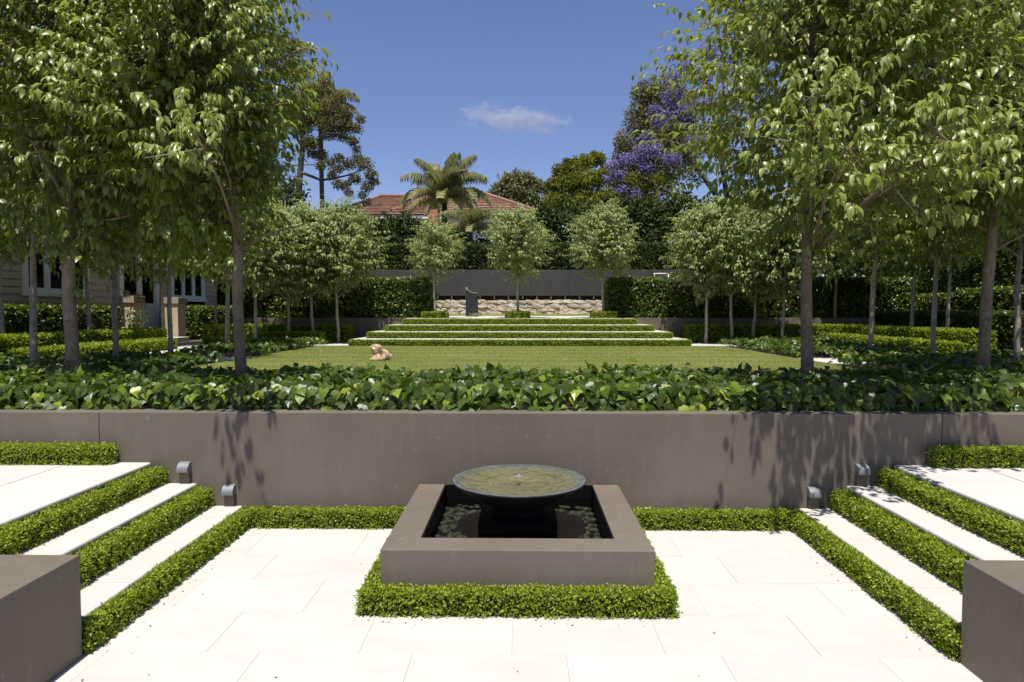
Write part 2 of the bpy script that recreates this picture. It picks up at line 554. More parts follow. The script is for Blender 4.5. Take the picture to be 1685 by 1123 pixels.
def leaf_curled(w=0.56):
    """a pointed hanging leaf: it leaves the stalk level, then bends down"""
    V = [(0, 0, 0), (0, 0.30, 0.045), (0, 0.66, -0.03), (0, 1.0, -0.22),
         (w / 2, 0.28, 0.10), (w * 0.40, 0.64, 0.03), (-w / 2, 0.28, 0.10), (-w * 0.40, 0.64, 0.03)]
    F = [(0, 4, 1), (1, 4, 5), (1, 5, 2), (2, 5, 3), (0, 1, 6), (1, 7, 6), (1, 2, 7), (2, 3, 7)]
    return np.array(V), np.array(F)


def leaf_ivy(v=0):
    """five-pointed ivy leaf with a raised rim around its stalk"""
    o = [(0.0, 0.02), (0.20, -0.06), (0.42, 0.08), (0.56, 0.30), (0.34, 0.42), (0.30, 0.60), (0.14, 0.76), (0.0, 1.05),
         (-0.14, 0.76), (-0.30, 0.60), (-0.34, 0.42), (-0.56, 0.30), (-0.42, 0.08), (-0.20, -0.06)]
    if v == 1:
        o = [(x * (1.06 if abs(x) > 0.4 else 0.98), y * 0.95) for x, y in o]
    if v == 2:
        o = [(0.0, 0.02), (0.22, -0.05), (0.44, 0.10), (0.52, 0.30), (0.44, 0.46), (0.33, 0.62), (0.16, 0.80), (0.0, 1.0),
             (-0.16, 0.80), (-0.33, 0.62), (-0.44, 0.46), (-0.52, 0.30), (-0.44, 0.10), (-0.22, -0.05)]
    o = [(x * 0.86, y) for x, y in o]
    V = [(0, 0.34, 0.02)]
    for x, y in o:
        r = math.hypot(x, y - 0.34)
        V.append((x, y, 0.08 * abs(x) - 0.22 * r * r - (0.10 * y * y if y > 0.6 else 0)))
    n = len(o)
    F = [(0, 1 + k, 1 + (k + 1) % n) for k in range(n)]
    return np.array(V), np.array(F)


def unit(a):
    return a / np.maximum(np.linalg.norm(a, axis=-1, keepdims=True), 1e-9)


def frames(d, n):
    """leaf axes from direction d and wished normal n"""
    d = unit(d)
    x = unit(np.cross(d, n))
    z = np.cross(x, d)
    return x, d, z


def leaf_arrays(tpl, pos, d, n, size):
    V0, F0 = tpl
    x, y, z = frames(d, n)
    s = np.broadcast_to(np.asarray(size, float).reshape(-1, 1, 1), (len(pos), 1, 1))
    V = pos[:, None, :] + s * (V0[None, :, 0:1] * x[:, None, :] + V0[None, :, 1:2] * y[:, None, :] + V0[None, :, 2:3] * z[:, None, :])
    F = F0[None] + (np.arange(len(pos)) * len(V0))[:, None, None]
    return V.reshape(-1, 3), F.reshape(-1, 3)


def leaf_mesh(name, tpl, pos, d, n, size, tint, mat, smooth=False):
    V, F = leaf_arrays(tpl, pos, d, n, size)
    return mesh_np(name, V, F, [mat], tint=np.repeat(tint, len(tpl[1])), smooth=smooth)


def lump(p, f, seed):
    """smooth 3-D unevenness in about -1..1"""
    r = np.random.default_rng(seed)
    out = np.zeros(len(p))
    for k in range(5):
        w = r.normal(size=3) * f * (1 + 0.5 * k)
        out += np.sin(p @ w + r.uniform(0, 6.28)) / (1 + 0.4 * k)
    return out / 2.2


SEED = [100]


def hedge(name, label, cat, boxes, leaf, density, mat, group=None, amp=0.012, tint_lo=0.05, tint_hi=0.95, tpl=None, jitter=0.6, core=0.022, skip=()):
    """clipped hedge: dark twiggy core with a skin of leaves over every face of the boxes (x0,x1,y0,y1,z0,z1)"""
    SEED[0] += 1
    r = np.random.default_rng(SEED[0])
    P, Nn = [], []
    for bi, (x0, x1, y0, y1, z0, z1) in enumerate(boxes):
        lo, hi = np.array([x0, y0, z0]), np.array([x1, y1, z1])
        for ax in range(3):
            for side in (0, 1):
                if ax == 2 and side == 0:
                    continue
                a, b = [k for k in range(3) if k != ax]
                area = (hi[a] - lo[a]) * (hi[b] - lo[b])
                m = int(area * density * r.uniform(0.97, 1.03))
                q = np.zeros((m, 3))
                q[:, a] = r.uniform(lo[a], hi[a], m)
                q[:, b] = r.uniform(lo[b], hi[b], m)
                q[:, ax] = hi[ax] if side else lo[ax]
                nn = np.zeros((m, 3))
                nn[:, ax] = 1 if side else -1
                keep = np.ones(m, bool)
                for bj, (X0, X1, Y0, Y1, Z0, Z1) in enumerate(boxes):
                    if bj != bi:
                        e = 0.004
                        keep &= ~((q[:, 0] > X0 - e) & (q[:, 0] < X1 + e) & (q[:, 1] > Y0 - e) & (q[:, 1] < Y1 + e) & (q[:, 2] > Z0 - e) & (q[:, 2] < Z1 - e))
                # round the clipped edges a little
                for k in (a, b):
                    dlo, dhi = q[:, k] - lo[k], hi[k] - q[:, k]
                    if not (k == 2):
                        q[:, ax] -= nn[:, ax] * np.clip(amp * 1.2 - np.minimum(dlo, dhi), 0, None) * 0.6
                    else:
                        q[:, ax] -= nn[:, ax] * np.clip(amp * 1.2 - dhi, 0, None) * 0.6
                P.append(q[keep])
                Nn.append(nn[keep])
    P, Nn = np.concatenate(P), np.concatenate(Nn)
    L = lump(P, 9.0 / max(leaf * 14, 0.2), SEED[0])
    P = P + Nn * (amp * (L * 0.8 + r.normal(0, 0.55, len(P))) - leaf * 0.25)[:, None]
    n = unit(Nn + r.normal(0, jitter, P.shape) + np.array([0, 0, 0.25]))
    d = r.normal(0, 1, P.shape) + Nn * 0.7 + np.array([0, 0, 0.35])
    size = leaf * r.uniform(0.7, 1.25, len(P))
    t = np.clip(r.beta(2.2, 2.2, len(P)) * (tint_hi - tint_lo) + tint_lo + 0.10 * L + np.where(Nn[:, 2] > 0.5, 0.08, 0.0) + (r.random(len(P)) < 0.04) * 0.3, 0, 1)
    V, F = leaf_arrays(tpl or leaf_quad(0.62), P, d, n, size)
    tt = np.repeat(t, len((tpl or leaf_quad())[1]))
    mi = np.zeros(len(F), int)
    cv, cf = [], []
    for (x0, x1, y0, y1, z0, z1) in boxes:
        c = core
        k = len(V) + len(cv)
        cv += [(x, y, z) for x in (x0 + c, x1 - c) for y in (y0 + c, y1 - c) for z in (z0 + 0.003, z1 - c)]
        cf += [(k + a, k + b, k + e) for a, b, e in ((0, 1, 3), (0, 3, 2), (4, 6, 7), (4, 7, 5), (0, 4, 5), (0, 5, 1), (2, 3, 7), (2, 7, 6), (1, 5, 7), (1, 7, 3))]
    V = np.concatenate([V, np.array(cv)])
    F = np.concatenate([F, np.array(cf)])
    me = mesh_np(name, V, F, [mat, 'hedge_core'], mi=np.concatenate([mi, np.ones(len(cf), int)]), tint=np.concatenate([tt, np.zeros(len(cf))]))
    return finish(bpy.data.objects.new(name, me), label, cat, group)


# ------------------------------------------------------------------ ground and terraces
X0 = -0.025                     # the garden's axis
WALL_Y, WALL_Z, LAWN = 5.06, 0.844, 0.80


def structure(name, mb, mat):
    return mb.build(name, mat, kind='structure')


g = MB()
g.box(-160, 160, -60, 5.15, -0.6, -0.06)
g.box(-160, 160, 5.15, 260, -0.6, 0.765)
structure('ground', g, 'earth')

# ---- the paved court: rows of slabs with fine open joints
court = bpy.data.objects.new('paving', MB().box(-2.5, 2.5, 0.4, 5.04, -0.055, -0.0035).mesh('paving', 'sand_joint'))
finish(court, kind='structure')
slab_meshes = {}


def slab(parent, x0, x1, y0, y1, z, th, mat='cream_sandstone', bev=0.003, name='paving_slab'):
    key = (round(x1 - x0, 3), round(y1 - y0, 3), th, bev, name)
    if key not in slab_meshes:
        w, d = x1 - x0, y1 - y0
        slab_meshes[key] = MB().box(-w / 2, w / 2, -d / 2, d / 2, -th, 0, bev, 2).mesh(name, mat)
    o = bpy.data.objects.new(name, slab_meshes[key])
    o.location = ((x0 + x1) / 2, (y0 + y1) / 2, z + random.uniform(-0.0006, 0.0006))
    return finish(o, parent=parent)


J = 0.0011
ys = [3.124 + 0.43 * k for k in range(-6, 5)]
for r_, y in enumerate(ys):
    y1 = min(y + 0.43, 5.03)
    xs = [-1.49 - 0.72 + 0.72 * k + (0.375 if r_ % 2 else 0) - 0.06 * (r_ % 3) for k in range(-1, 7)]
    xs = [max(-2.12, min(2.08, x)) for x in xs]
    for a, b in zip(xs, xs[1:]):
        if b - a > 0.05 and y1 - y > 0.05:
            slab(court, a + J / 2, b - J / 2, y + J / 2, y1 - J / 2, 0.0, 0.04, bev=0.0007)

r = np.random.default_rng(55)      # a few dry leaves and crumbs blown over the stone
P = np.concatenate([np.stack([r.uniform(-1.9, 1.9, 26), r.uniform(2.0, 4.9, 26), np.full(26, 0.003)], 1), np.stack([np.sign(r.normal(size=40)) * r.normal(1.93, 0.05, 40), r.uniform(2.6, 4.9, 40), np.full(40, 0.003)], 1),
                    np.stack([r.uniform(-0.9, 0.85, 26), 3.49 - np.abs(r.normal(0, 0.04, 26)), np.full(26, 0.003)], 1)])
P = P[~((np.abs(P[:, 0] + 0.025) < 0.83) & (P[:, 1] > 3.5))]
mat_leaf('dry_leaf', [(0, (0.10, 0.06, 0.03)), (0.5, (0.20, 0.13, 0.06)), (1, (0.20, 0.22, 0.05))], 0.8, 0.1, (0.2, 0.14, 0.05), 0.1)
k = len(P)
finish(bpy.data.objects.new('leaf_litter', leaf_mesh('leaf_litter', leaf_quad(0.5, 0.12, 0.06), P, r.normal(0, 1, (k, 3)) * np.array([1, 1, 0.1]), np.array([0, 0, 1.0]) + r.normal(0, 0.2, (k, 3)), r.uniform(0.006, 0.019, k), r.random(k), 'dry_leaf')),
       'tiny dry leaves and crumbs scattered over the cream paving', None, None, 'stuff')

# ---- garden steps on both sides of the court, the landing on top
NOSE = [(2.080, 0.140), (2.426, 0.310), (2.770, 0.467)]
for side in (-1, 1):
    word = 'left' if side < 0 else 'right'
    st = thing('garden_steps', 'cream stone steps with clipped hedges for risers, climbing to the %s of the fountain' % word, 'steps', (0, 0, 0), group='stone steps flanking the court')
    core = MB()
    for k, (nx, nz) in enumerate(NOSE):
        a = nx + 0.045
        b = NOSE[k + 1][0] + 0.06 if k < 2 else 7.5
        zz = nz - 0.034
        x0, x1 = sorted((X0 + side * a, X0 + side * b))
        core.box(x0, x1, 0.6, WALL_Y - 0.004, -0.05 if k == 0 else NOSE[k - 1][1] - 0.03, zz - 0.001)
    core.build('step_core', 'taupe_plinth', st)
    cuts = [0.62, 1.05, 1.95, 2.77, 3.60, 4.413, WALL_Y - 0.004]
    for k, (nx, nz) in enumerate(NOSE):
        widths = [nx, NOSE[k + 1][0] - 0.004 if k < 2 else nx + 0.62]
        cols = [(nx, nx + (0.40 if k < 2 else 0.60))]
        if k == 2:
            cols += [(nx + 0.60 + 0.9 * j, nx + 0.60 + 0.9 * (j + 1)) for j in range(4)]
        for ci, (a, b) in enumerate(cols):
            sh = 0.0 if (ci + k) % 2 == 0 else -0.37
            cc = [cuts[0]] + [c + sh for c in cuts[1:-1]] + [cuts[-1]]
            for y0, y1 in zip(cc, cc[1:]):
                x0, x1 = sorted((X0 + side * (a + J * 0.4), X0 + side * (b - J * 0.4)))
                slab(st, x0, x1, y0 + J * 0.4, y1 - J * 0.4, nz, 0.034, bev=0.011 if ci == 0 else 0.003, name='tread_slab' if k < 2 or ci == 0 else 'landing_slab')

# ---- big rendered piers at the front corners
for side in (-1, 1):
    x0, x1 = sorted((X0 + side * 2.018, X0 + side * 4.6))
    MB().box(x0, x1, 0.9, 3.075, -0.04, 0.478, 0.004, 2).build('garden_pier', 'taupe_render', None, label='massive taupe rendered block ending the %s steps nearest the viewer' % ('left' if side < 0 else 'right'), cat='pier', group='rendered blocks at the court corners')

# ---- the retaining wall behind the fountain, three panels with open joints
gw = thing('garden_wall', 'long taupe rendered retaining wall under the ivy, behind the fountain', 'wall', (0, WALL_Y, 0))
for a, b in ((-9.5, -3.192), (-3.188, 3.098), (3.102, 9.5)):
    MB().box(a, b, 0, 0.185, -0.05, WALL_Z, 0.004, 2).build('wall_panel', 'taupe_render', gw)

# ---- planting bed, lawn, paths
structure('garden_bed', MB().box(-12.5, 12.5, WALL_Y + 0.19, 18.0, 0.70, 0.785), 'dark_soil')
structure('lawn', MB().box(X0 - 4.80, X0 + 4.72, 6.9, 15.9, 0.72, LAWN), 'lawn_turf')
for x0, x1, y0, y1, nm in ((-10.3, -6.4, 14.45, 16.85, 'door'), (-7.3, -6.4, 12.1, 14.44, 'link'), (-7.3, -4.83, 11.1, 12.09, 'left'), (4.72, 5.4, 10.6, 11.75, 'right'), (-5.2, -3.95, 15.92, 17.9, 'stepleft'), (3.85, 5.0, 15.92, 17.9, 'stepright')):
    p = bpy.data.objects.new('stone_path', MB().box(x0, x1, y0, y1, 0.70, LAWN - 0.018).mesh('stone_path', 'dark_soil'))
    finish(p, kind='structure')
    nx, ny = max(1, round((x1 - x0) / 0.65)), max(1, round((y1 - y0) / 0.6))
    for i in range(nx):
        for j in range(ny):
            w, h = (x1 - x0) / nx, (y1 - y0) / ny
            slab(p, x0 + w * i + 0.003, x0 + w * (i + 1) - 0.003, y0 + h * j + 0.003, y0 + h * (j + 1) - 0.003, LAWN + 0.006, 0.022)

# ---- far steps climbing from the lawn to the back terrace
XS = -0.08
RISE = 0.1575
FAR = [(3.97, 15.80), (3.65, 16.30), (3.31, 16.80), (2.97, 17.30)]
fs = thing('stone_steps', 'wide cream stone steps with four hedge risers at the far end of the lawn', 'steps', (XS, 15.8, LAWN))
for k, (hw, y) in enumerate(FAR):
    z = RISE * (k + 1)
    MB().box(-hw + 0.14, hw - 0.14, y - 15.8 + 0.16, 18.0 - 15.8, z - RISE - 0.02, z - 0.032).build('step_core', 'taupe_plinth', fs)
    n = 8
    d1 = 0.62 if k < 3 else 1.0
    for i in range(n):
        a, b = -hw + 0.06 + (2 * hw - 0.12) * i / n, -hw + 0.06 + (2 * hw - 0.12) * (i + 1) / n
        slab(fs, a + 0.002, b - 0.002, y - 15.8 + 0.06, y - 15.8 + 0.06 + d1, z, 0.03, bev=0.008, name='tread_slab')
    if k < 3:
        for s in (-1, 1):
            a, b = sorted((s * (hw - 0.06), s * (hw - 0.56)))
            slab(fs, a, b, y - 15.8 + 0.06 + d1 + 0.003, 18.0 - 15.8, z, 0.03, bev=0.008, name='tread_slab')

tz = LAWN + 4 * RISE
# terrace behind: rises a little towards the stone wall
structure('back_terrace', MB().prism([(18.05, 0.7), (18.05, tz - 0.012), (24.05, tz + 0.085), (40, tz + 0.085), (40, 0.7)], 'x', -7.8, 10.5), 'lawn_turf')
structure('gravel_strip', MB().prism([(18.32, tz - 0.03), (18.32, tz - 0.002), (20.6, tz + 0.034), (20.6, tz)], 'x', -5.5, 5.5), 'cream_sandstone')
rw = thing('back_wall', 'low taupe rendered wall under the tall hedges either side of the far steps', 'wall', (0, 17.98, LAWN))
MB().box(-7.8, XS - 2.9, 0, 0.2, -0.05, tz - LAWN + 0.002, 0.004).build('wall_panel', 'taupe_render', rw)
MB().box(XS + 2.9, 6.05, 0, 0.2, -0.05, tz - LAWN + 0.002, 0.004).build('wall_panel', 'taupe_render', rw)
MB().box(6.054, 10.5, 0, 0.2, -0.05, tz - LAWN + 0.002, 0.004).build('wall_panel', 'taupe_render', rw)

# ------------------------------------------------------------------ fountain basin and bowl
BX = X0 - 0.004
bs = thing('fountain_basin', 'square taupe rendered pond with dark water, in front of the retaining wall', 'pond', (BX, 4.31, 0))
HW, ZT = 0.737, 0.320
c = MB()      # the wide coping on three sides and the side walls in one casting
c.box(-HW, HW, -0.70, -0.50, 0.0, ZT, 0.004)
c.box(-HW, -0.547, -0.4995, 0.70, 0.0, ZT, 0.004)
c.box(0.547, HW, -0.4995, 0.70, 0.0, ZT, 0.004)
c.build('coping', 'taupe_render', bs)
l = MB()
l.box(-0.546, 0.546, -0.4985, -0.488, 0.05, ZT - 0.006)
l.box(-0.546, -0.536, -0.487, 0.685, 0.05, ZT - 0.006)
l.box(0.536, 0.546, -0.487, 0.685, 0.05, ZT - 0.006)
l.box(-0.546, 0.546, 0.686, 0.70, 0.05, ZT - 0.004)
l.box(-0.546, 0.546, -0.4985, 0.70, 0.02, 0.118)
l.build('lining', 'black_granite', bs)
MB().box(-0.245, 0.245, -0.16, 0.33, 0.05, 0.300, 0.004).build('plinth', 'black_granite', bs)
wz = 0.225
nseg = 40
V = [(-0.535 + 1.07 * i / nseg, -0.487 + 1.172 * j / nseg, wz) for j in range(nseg + 1) for i in range(nseg + 1)]
F = []
for j in range(nseg):
    for i in range(nseg):
        k = j * (nseg + 1) + i
        F += [(k, k + 1, k + nseg + 2), (k, k + nseg + 2, k + nseg + 1)]
finish(bpy.data.objects.new('water', mesh_np('water', V, F, ['pond_water'], smooth=True)), parent=bs)
# pebble bed
ico = bmesh.new()
bmesh.ops.create_icosphere(ico, subdivisions=1, radius=1)
iv = np.array([v.co[:] for v in ico.verts])
if_ = np.array([[v.index for v in f.verts] for f in ico.faces])
ico.free()
m = 1100
pp = np.stack([rng.uniform(-0.53, 0.53, m), rng.uniform(-0.48, 0.68, m), rng.uniform(0.12, 0.172, m)], 1)
sz = rng.uniform(0.018, 0.036, m)
V = np.concatenate([p + iv * s * np.array([rng.uniform(0.8, 1.3), rng.uniform(0.7, 1.1), 0.42]) for p, s in zip(pp, sz)])
F = (if_[None] + (np.arange(m) * len(iv))[:, None, None]).reshape(-1, 3)
finish(bpy.data.objects.new('pebble_bed', mesh_np('pebble_bed', V, F, ['wet_pebble'], smooth=True)), kind='stuff', parent=bs)

fb = thing('fountain_bowl', 'wide shallow bronze bowl brimming with water on the black plinth', 'fountain', (-0.022, 4.405, 0.300))
o = MB().lathe([(0.0, 0.0), (0.175, 0.0), (0.168, 0.030), (0.18, 0.048), (0.24, 0.076), (0.33, 0.128), (0.40, 0.178), (0.428, 0.198), (0.434, 0.206), (0.430, 0.2115)], 72).build('bowl_shell', 'dark_bronze', fb)
MB().lathe([(0.430, 0.2115), (0.422, 0.2130), (0.392, 0.2080), (0.36, 0.195), (0.20, 0.183), (0.03, 0.176), (0.012, 0.15), (0.0, 0.15)], 72).build('dish', 'patina_dish', fb)
# the overflowing sheet of water with rings and the bubbling jet in the middle
nr, na = 46, 96
V, F = [(0, 0, 0.2215)], []
for i in range(1, nr + 1):
    r_ = 0.423 * i / nr
    for k in range(na):
        a = 2 * math.pi * k / na
        z = 0.2145 + 0.0016 * math.sin(r_ * 95 + 0.6 * math.sin(3 * a)) * math.exp(-r_ * 3.0) + 0.007 * math.exp(-(r_ / 0.014) ** 2) - 0.012 * math.exp(-((r_ - 0.045) / 0.018) ** 2)
        V.append((r_ * math.cos(a), r_ * math.sin(a), z))
for k in range(na):
    F.append((0, 1 + k, 1 + (k + 1) % na))
for i in range(nr - 1):
    for k in range(na):
        a, b = 1 + i * na + k, 1 + i * na + (k + 1) % na
        F += [(a, a + na, b + na), (a, b + na, b)]
finish(bpy.data.objects.new('bowl_water', mesh_np('bowl_water', V, F, ['bowl_water'], smooth=True)), parent=fb)
jet = MB()
for k in range(26):
    a, rr = random.uniform(0, 6.28), abs(random.gauss(0, 0.014))
    s = random.uniform(0.0015, 0.0042)
    zc = 0.222 + random.uniform(0, 0.022) * max(0, 1 - rr / 0.022)
    jet.lathe([(0, -s), (s * 0.8, -s * 0.5), (s, 0), (s * 0.8, s * 0.6), (0, s)], 8, (rr * math.cos(a), rr * math.sin(a), zc))
jet.build('water_jet', 'jet_water', fb, kind='stuff')

# ------------------------------------------------------------------ wall lights
for side, k, what in ((-1, 1, 'upper zinc hooded wall light beside the left steps'), (-1, 0, 'lower zinc hooded wall light beside the left steps'),
                      (1, 1, 'upper zinc hooded wall light beside the right steps, in tree shade'), (1, 0, 'lower zinc hooded wall light beside the right steps')):
    nz = NOSE[k][1]
    x = {(-1, 1): -2.535, (-1, 0): -2.20, (1, 1): 2.505, (1, 0): 2.155}[(side, k)]
    wl = thing('wall_light', what, 'light', (x, WALL_Y, nz), group='wall lights by the steps')
    MB().box(-0.037, 0.037, -0.034, -0.001, 0.0005, 0.098, 0.002).build('light_body', 'taupe_render', wl)
    prof = [(-0.002, 0.090), (-0.062, 0.090), (-0.068, 0.096)] + [(-0.006 - 0.062 * math.cos(t), 0.104 + 0.058 * math.sin(t)) for t in np.linspace(0, math.pi / 2, 8)] + [(-0.002, 0.162)]
    MB().prism(prof, 'x', -0.041, 0.041).build('hood', 'zinc', wl)

# ------------------------------------------------------------------ clipped box hedges round the court
BOX = dict(leaf=0.018, density=15500, mat='box_leaf', amp=0.014, core=0.018, tint_lo=0.0, tint_hi=0.95)
HB = 0.128
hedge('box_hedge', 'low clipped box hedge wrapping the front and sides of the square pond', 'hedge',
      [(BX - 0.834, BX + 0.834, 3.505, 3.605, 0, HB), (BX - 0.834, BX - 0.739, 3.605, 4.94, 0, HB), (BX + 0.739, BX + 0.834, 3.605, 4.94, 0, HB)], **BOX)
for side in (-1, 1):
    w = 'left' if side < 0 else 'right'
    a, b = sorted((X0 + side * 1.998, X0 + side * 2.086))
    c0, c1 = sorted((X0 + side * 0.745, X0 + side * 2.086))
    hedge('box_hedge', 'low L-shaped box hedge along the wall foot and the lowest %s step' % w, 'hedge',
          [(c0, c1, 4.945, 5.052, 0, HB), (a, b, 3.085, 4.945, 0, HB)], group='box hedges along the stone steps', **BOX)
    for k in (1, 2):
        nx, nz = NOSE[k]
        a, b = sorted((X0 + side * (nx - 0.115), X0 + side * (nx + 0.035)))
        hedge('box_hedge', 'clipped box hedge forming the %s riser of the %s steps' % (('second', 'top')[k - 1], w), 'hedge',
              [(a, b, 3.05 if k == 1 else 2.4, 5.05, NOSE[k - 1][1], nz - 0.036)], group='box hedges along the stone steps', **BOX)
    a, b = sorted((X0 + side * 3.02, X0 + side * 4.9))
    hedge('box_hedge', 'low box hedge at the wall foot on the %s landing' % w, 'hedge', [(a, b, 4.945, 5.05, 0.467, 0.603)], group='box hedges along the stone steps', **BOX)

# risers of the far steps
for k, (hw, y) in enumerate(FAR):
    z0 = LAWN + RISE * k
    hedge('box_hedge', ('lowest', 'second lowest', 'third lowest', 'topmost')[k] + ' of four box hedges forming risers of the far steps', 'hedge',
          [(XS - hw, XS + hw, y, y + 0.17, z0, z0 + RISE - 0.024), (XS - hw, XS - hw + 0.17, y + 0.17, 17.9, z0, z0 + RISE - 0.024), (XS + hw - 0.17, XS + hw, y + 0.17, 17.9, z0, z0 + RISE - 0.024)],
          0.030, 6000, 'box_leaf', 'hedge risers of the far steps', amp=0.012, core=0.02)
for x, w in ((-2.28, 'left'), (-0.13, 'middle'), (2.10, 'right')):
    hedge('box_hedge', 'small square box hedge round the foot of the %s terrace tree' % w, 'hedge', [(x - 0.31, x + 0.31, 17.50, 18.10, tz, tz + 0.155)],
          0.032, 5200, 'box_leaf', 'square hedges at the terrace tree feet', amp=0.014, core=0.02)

# tiers of clipped hedge outside the ivy beds
FARBOX = dict(leaf=0.045, density=2700, mat='box_leaf', amp=0.016, core=0.03)
hedge('box_hedge', 'lower clipped box hedge tier behind the left ivy bed, ending at the path', 'hedge', [(-7.75, -7.35, 10.2, 14.4, LAWN, 1.02)], **FARBOX)
hedge('box_hedge', 'higher clipped box hedge tier in front of the weatherboard house', 'hedge', [(-8.65, -8.1, 8.8, 15.4, LAWN, 1.20)], **FARBOX)
hedge('box_hedge', 'L-shaped box hedge turning past the left end of the far steps', 'hedge', [(-7.75, -4.4, 17.3, 17.8, LAWN, 1.25), (-7.75, -7.25, 16.4, 17.3, LAWN, 1.25)], **FARBOX)
hedge('box_hedge', 'low box hedge strip in the far left ivy before the grey wall', 'hedge', [(-7.2, -4.9, 16.55, 16.85, LAWN, 1.08)], **FARBOX)
hedge('box_hedge', 'lowest clipped box hedge tier behind the right ivy bed', 'hedge', [(7.35, 7.75, 12.05, 17.0, LAWN, 1.05)], **FARBOX)
hedge('box_hedge', 'second box hedge tier on the right, turning past the far steps', 'hedge', [(8.0, 8.45, 12.3, 17.8, LAWN, 1.25), (4.15, 8.0, 17.3, 17.8, LAWN, 1.25)], **FARBOX)
hedge('box_hedge', 'dark third hedge tier on the right, level with the eye', 'hedge', [(9.2, 9.9, 12.9, 19.0, LAWN, 1.58)], 0.055, 1700, 'laurel_leaf', amp=0.02, core=0.04, tint_hi=0.75)
LAUREL = dict(leaf=0.085, density=900, mat='laurel_leaf', amp=0.035, core=0.06, tpl=leaf_curled(0.55), jitter=0.75)
hedge('laurel_hedge', 'glossy large-leaved hedge tier standing before the tall right hedge', 'hedge', [(10.5, 11.3, 10.5, 16.8, LAWN, 2.10), (10.5, 11.3, 16.8, 20.4, LAWN, 2.0)], **LAUREL)
hedge('laurel_hedge', 'tall dark glossy hedge bounding the garden on the right', 'hedge', [(11.7, 12.6, 8.0, 22.5, LAWN, 4.1)], **LAUREL)
hedge('laurel_hedge', 'clipped glossy hedge on the wall left of the far steps', 'hedge', [(-7.7, XS - 2.37, 18.22, 19.2, tz, tz + 1.03)], **LAUREL)
hedge('laurel_hedge', 'clipped glossy hedge on the wall right of the far steps', 'hedge', [(XS + 2.36, 10.4, 18.22, 19.2, tz, tz + 1.03)], **LAUREL)
hedge('laurel_hedge', 'dark glossy hedge under the windows of the weatherboard house', 'hedge', [(-10.6, -9.9, 9.0, 16.6, LAWN, 1.68)], **LAUREL)
hedge('laurel_hedge', 'dark glossy hedge in the corner right of the house door', 'hedge', [(-10.7, -9.6, 20.2, 24.5, LAWN, 1.72)], **LAUREL)
hedge('laurel_hedge', 'tall dark hedge closing the gap past the house corner', 'hedge', [(-12.6, -7.9, 25.2, 26.2, LAWN, 4.6)], **LAUREL)

# ------------------------------------------------------------------ ivy
IVY = [leaf_ivy(0), leaf_ivy(1), leaf_ivy(2)]


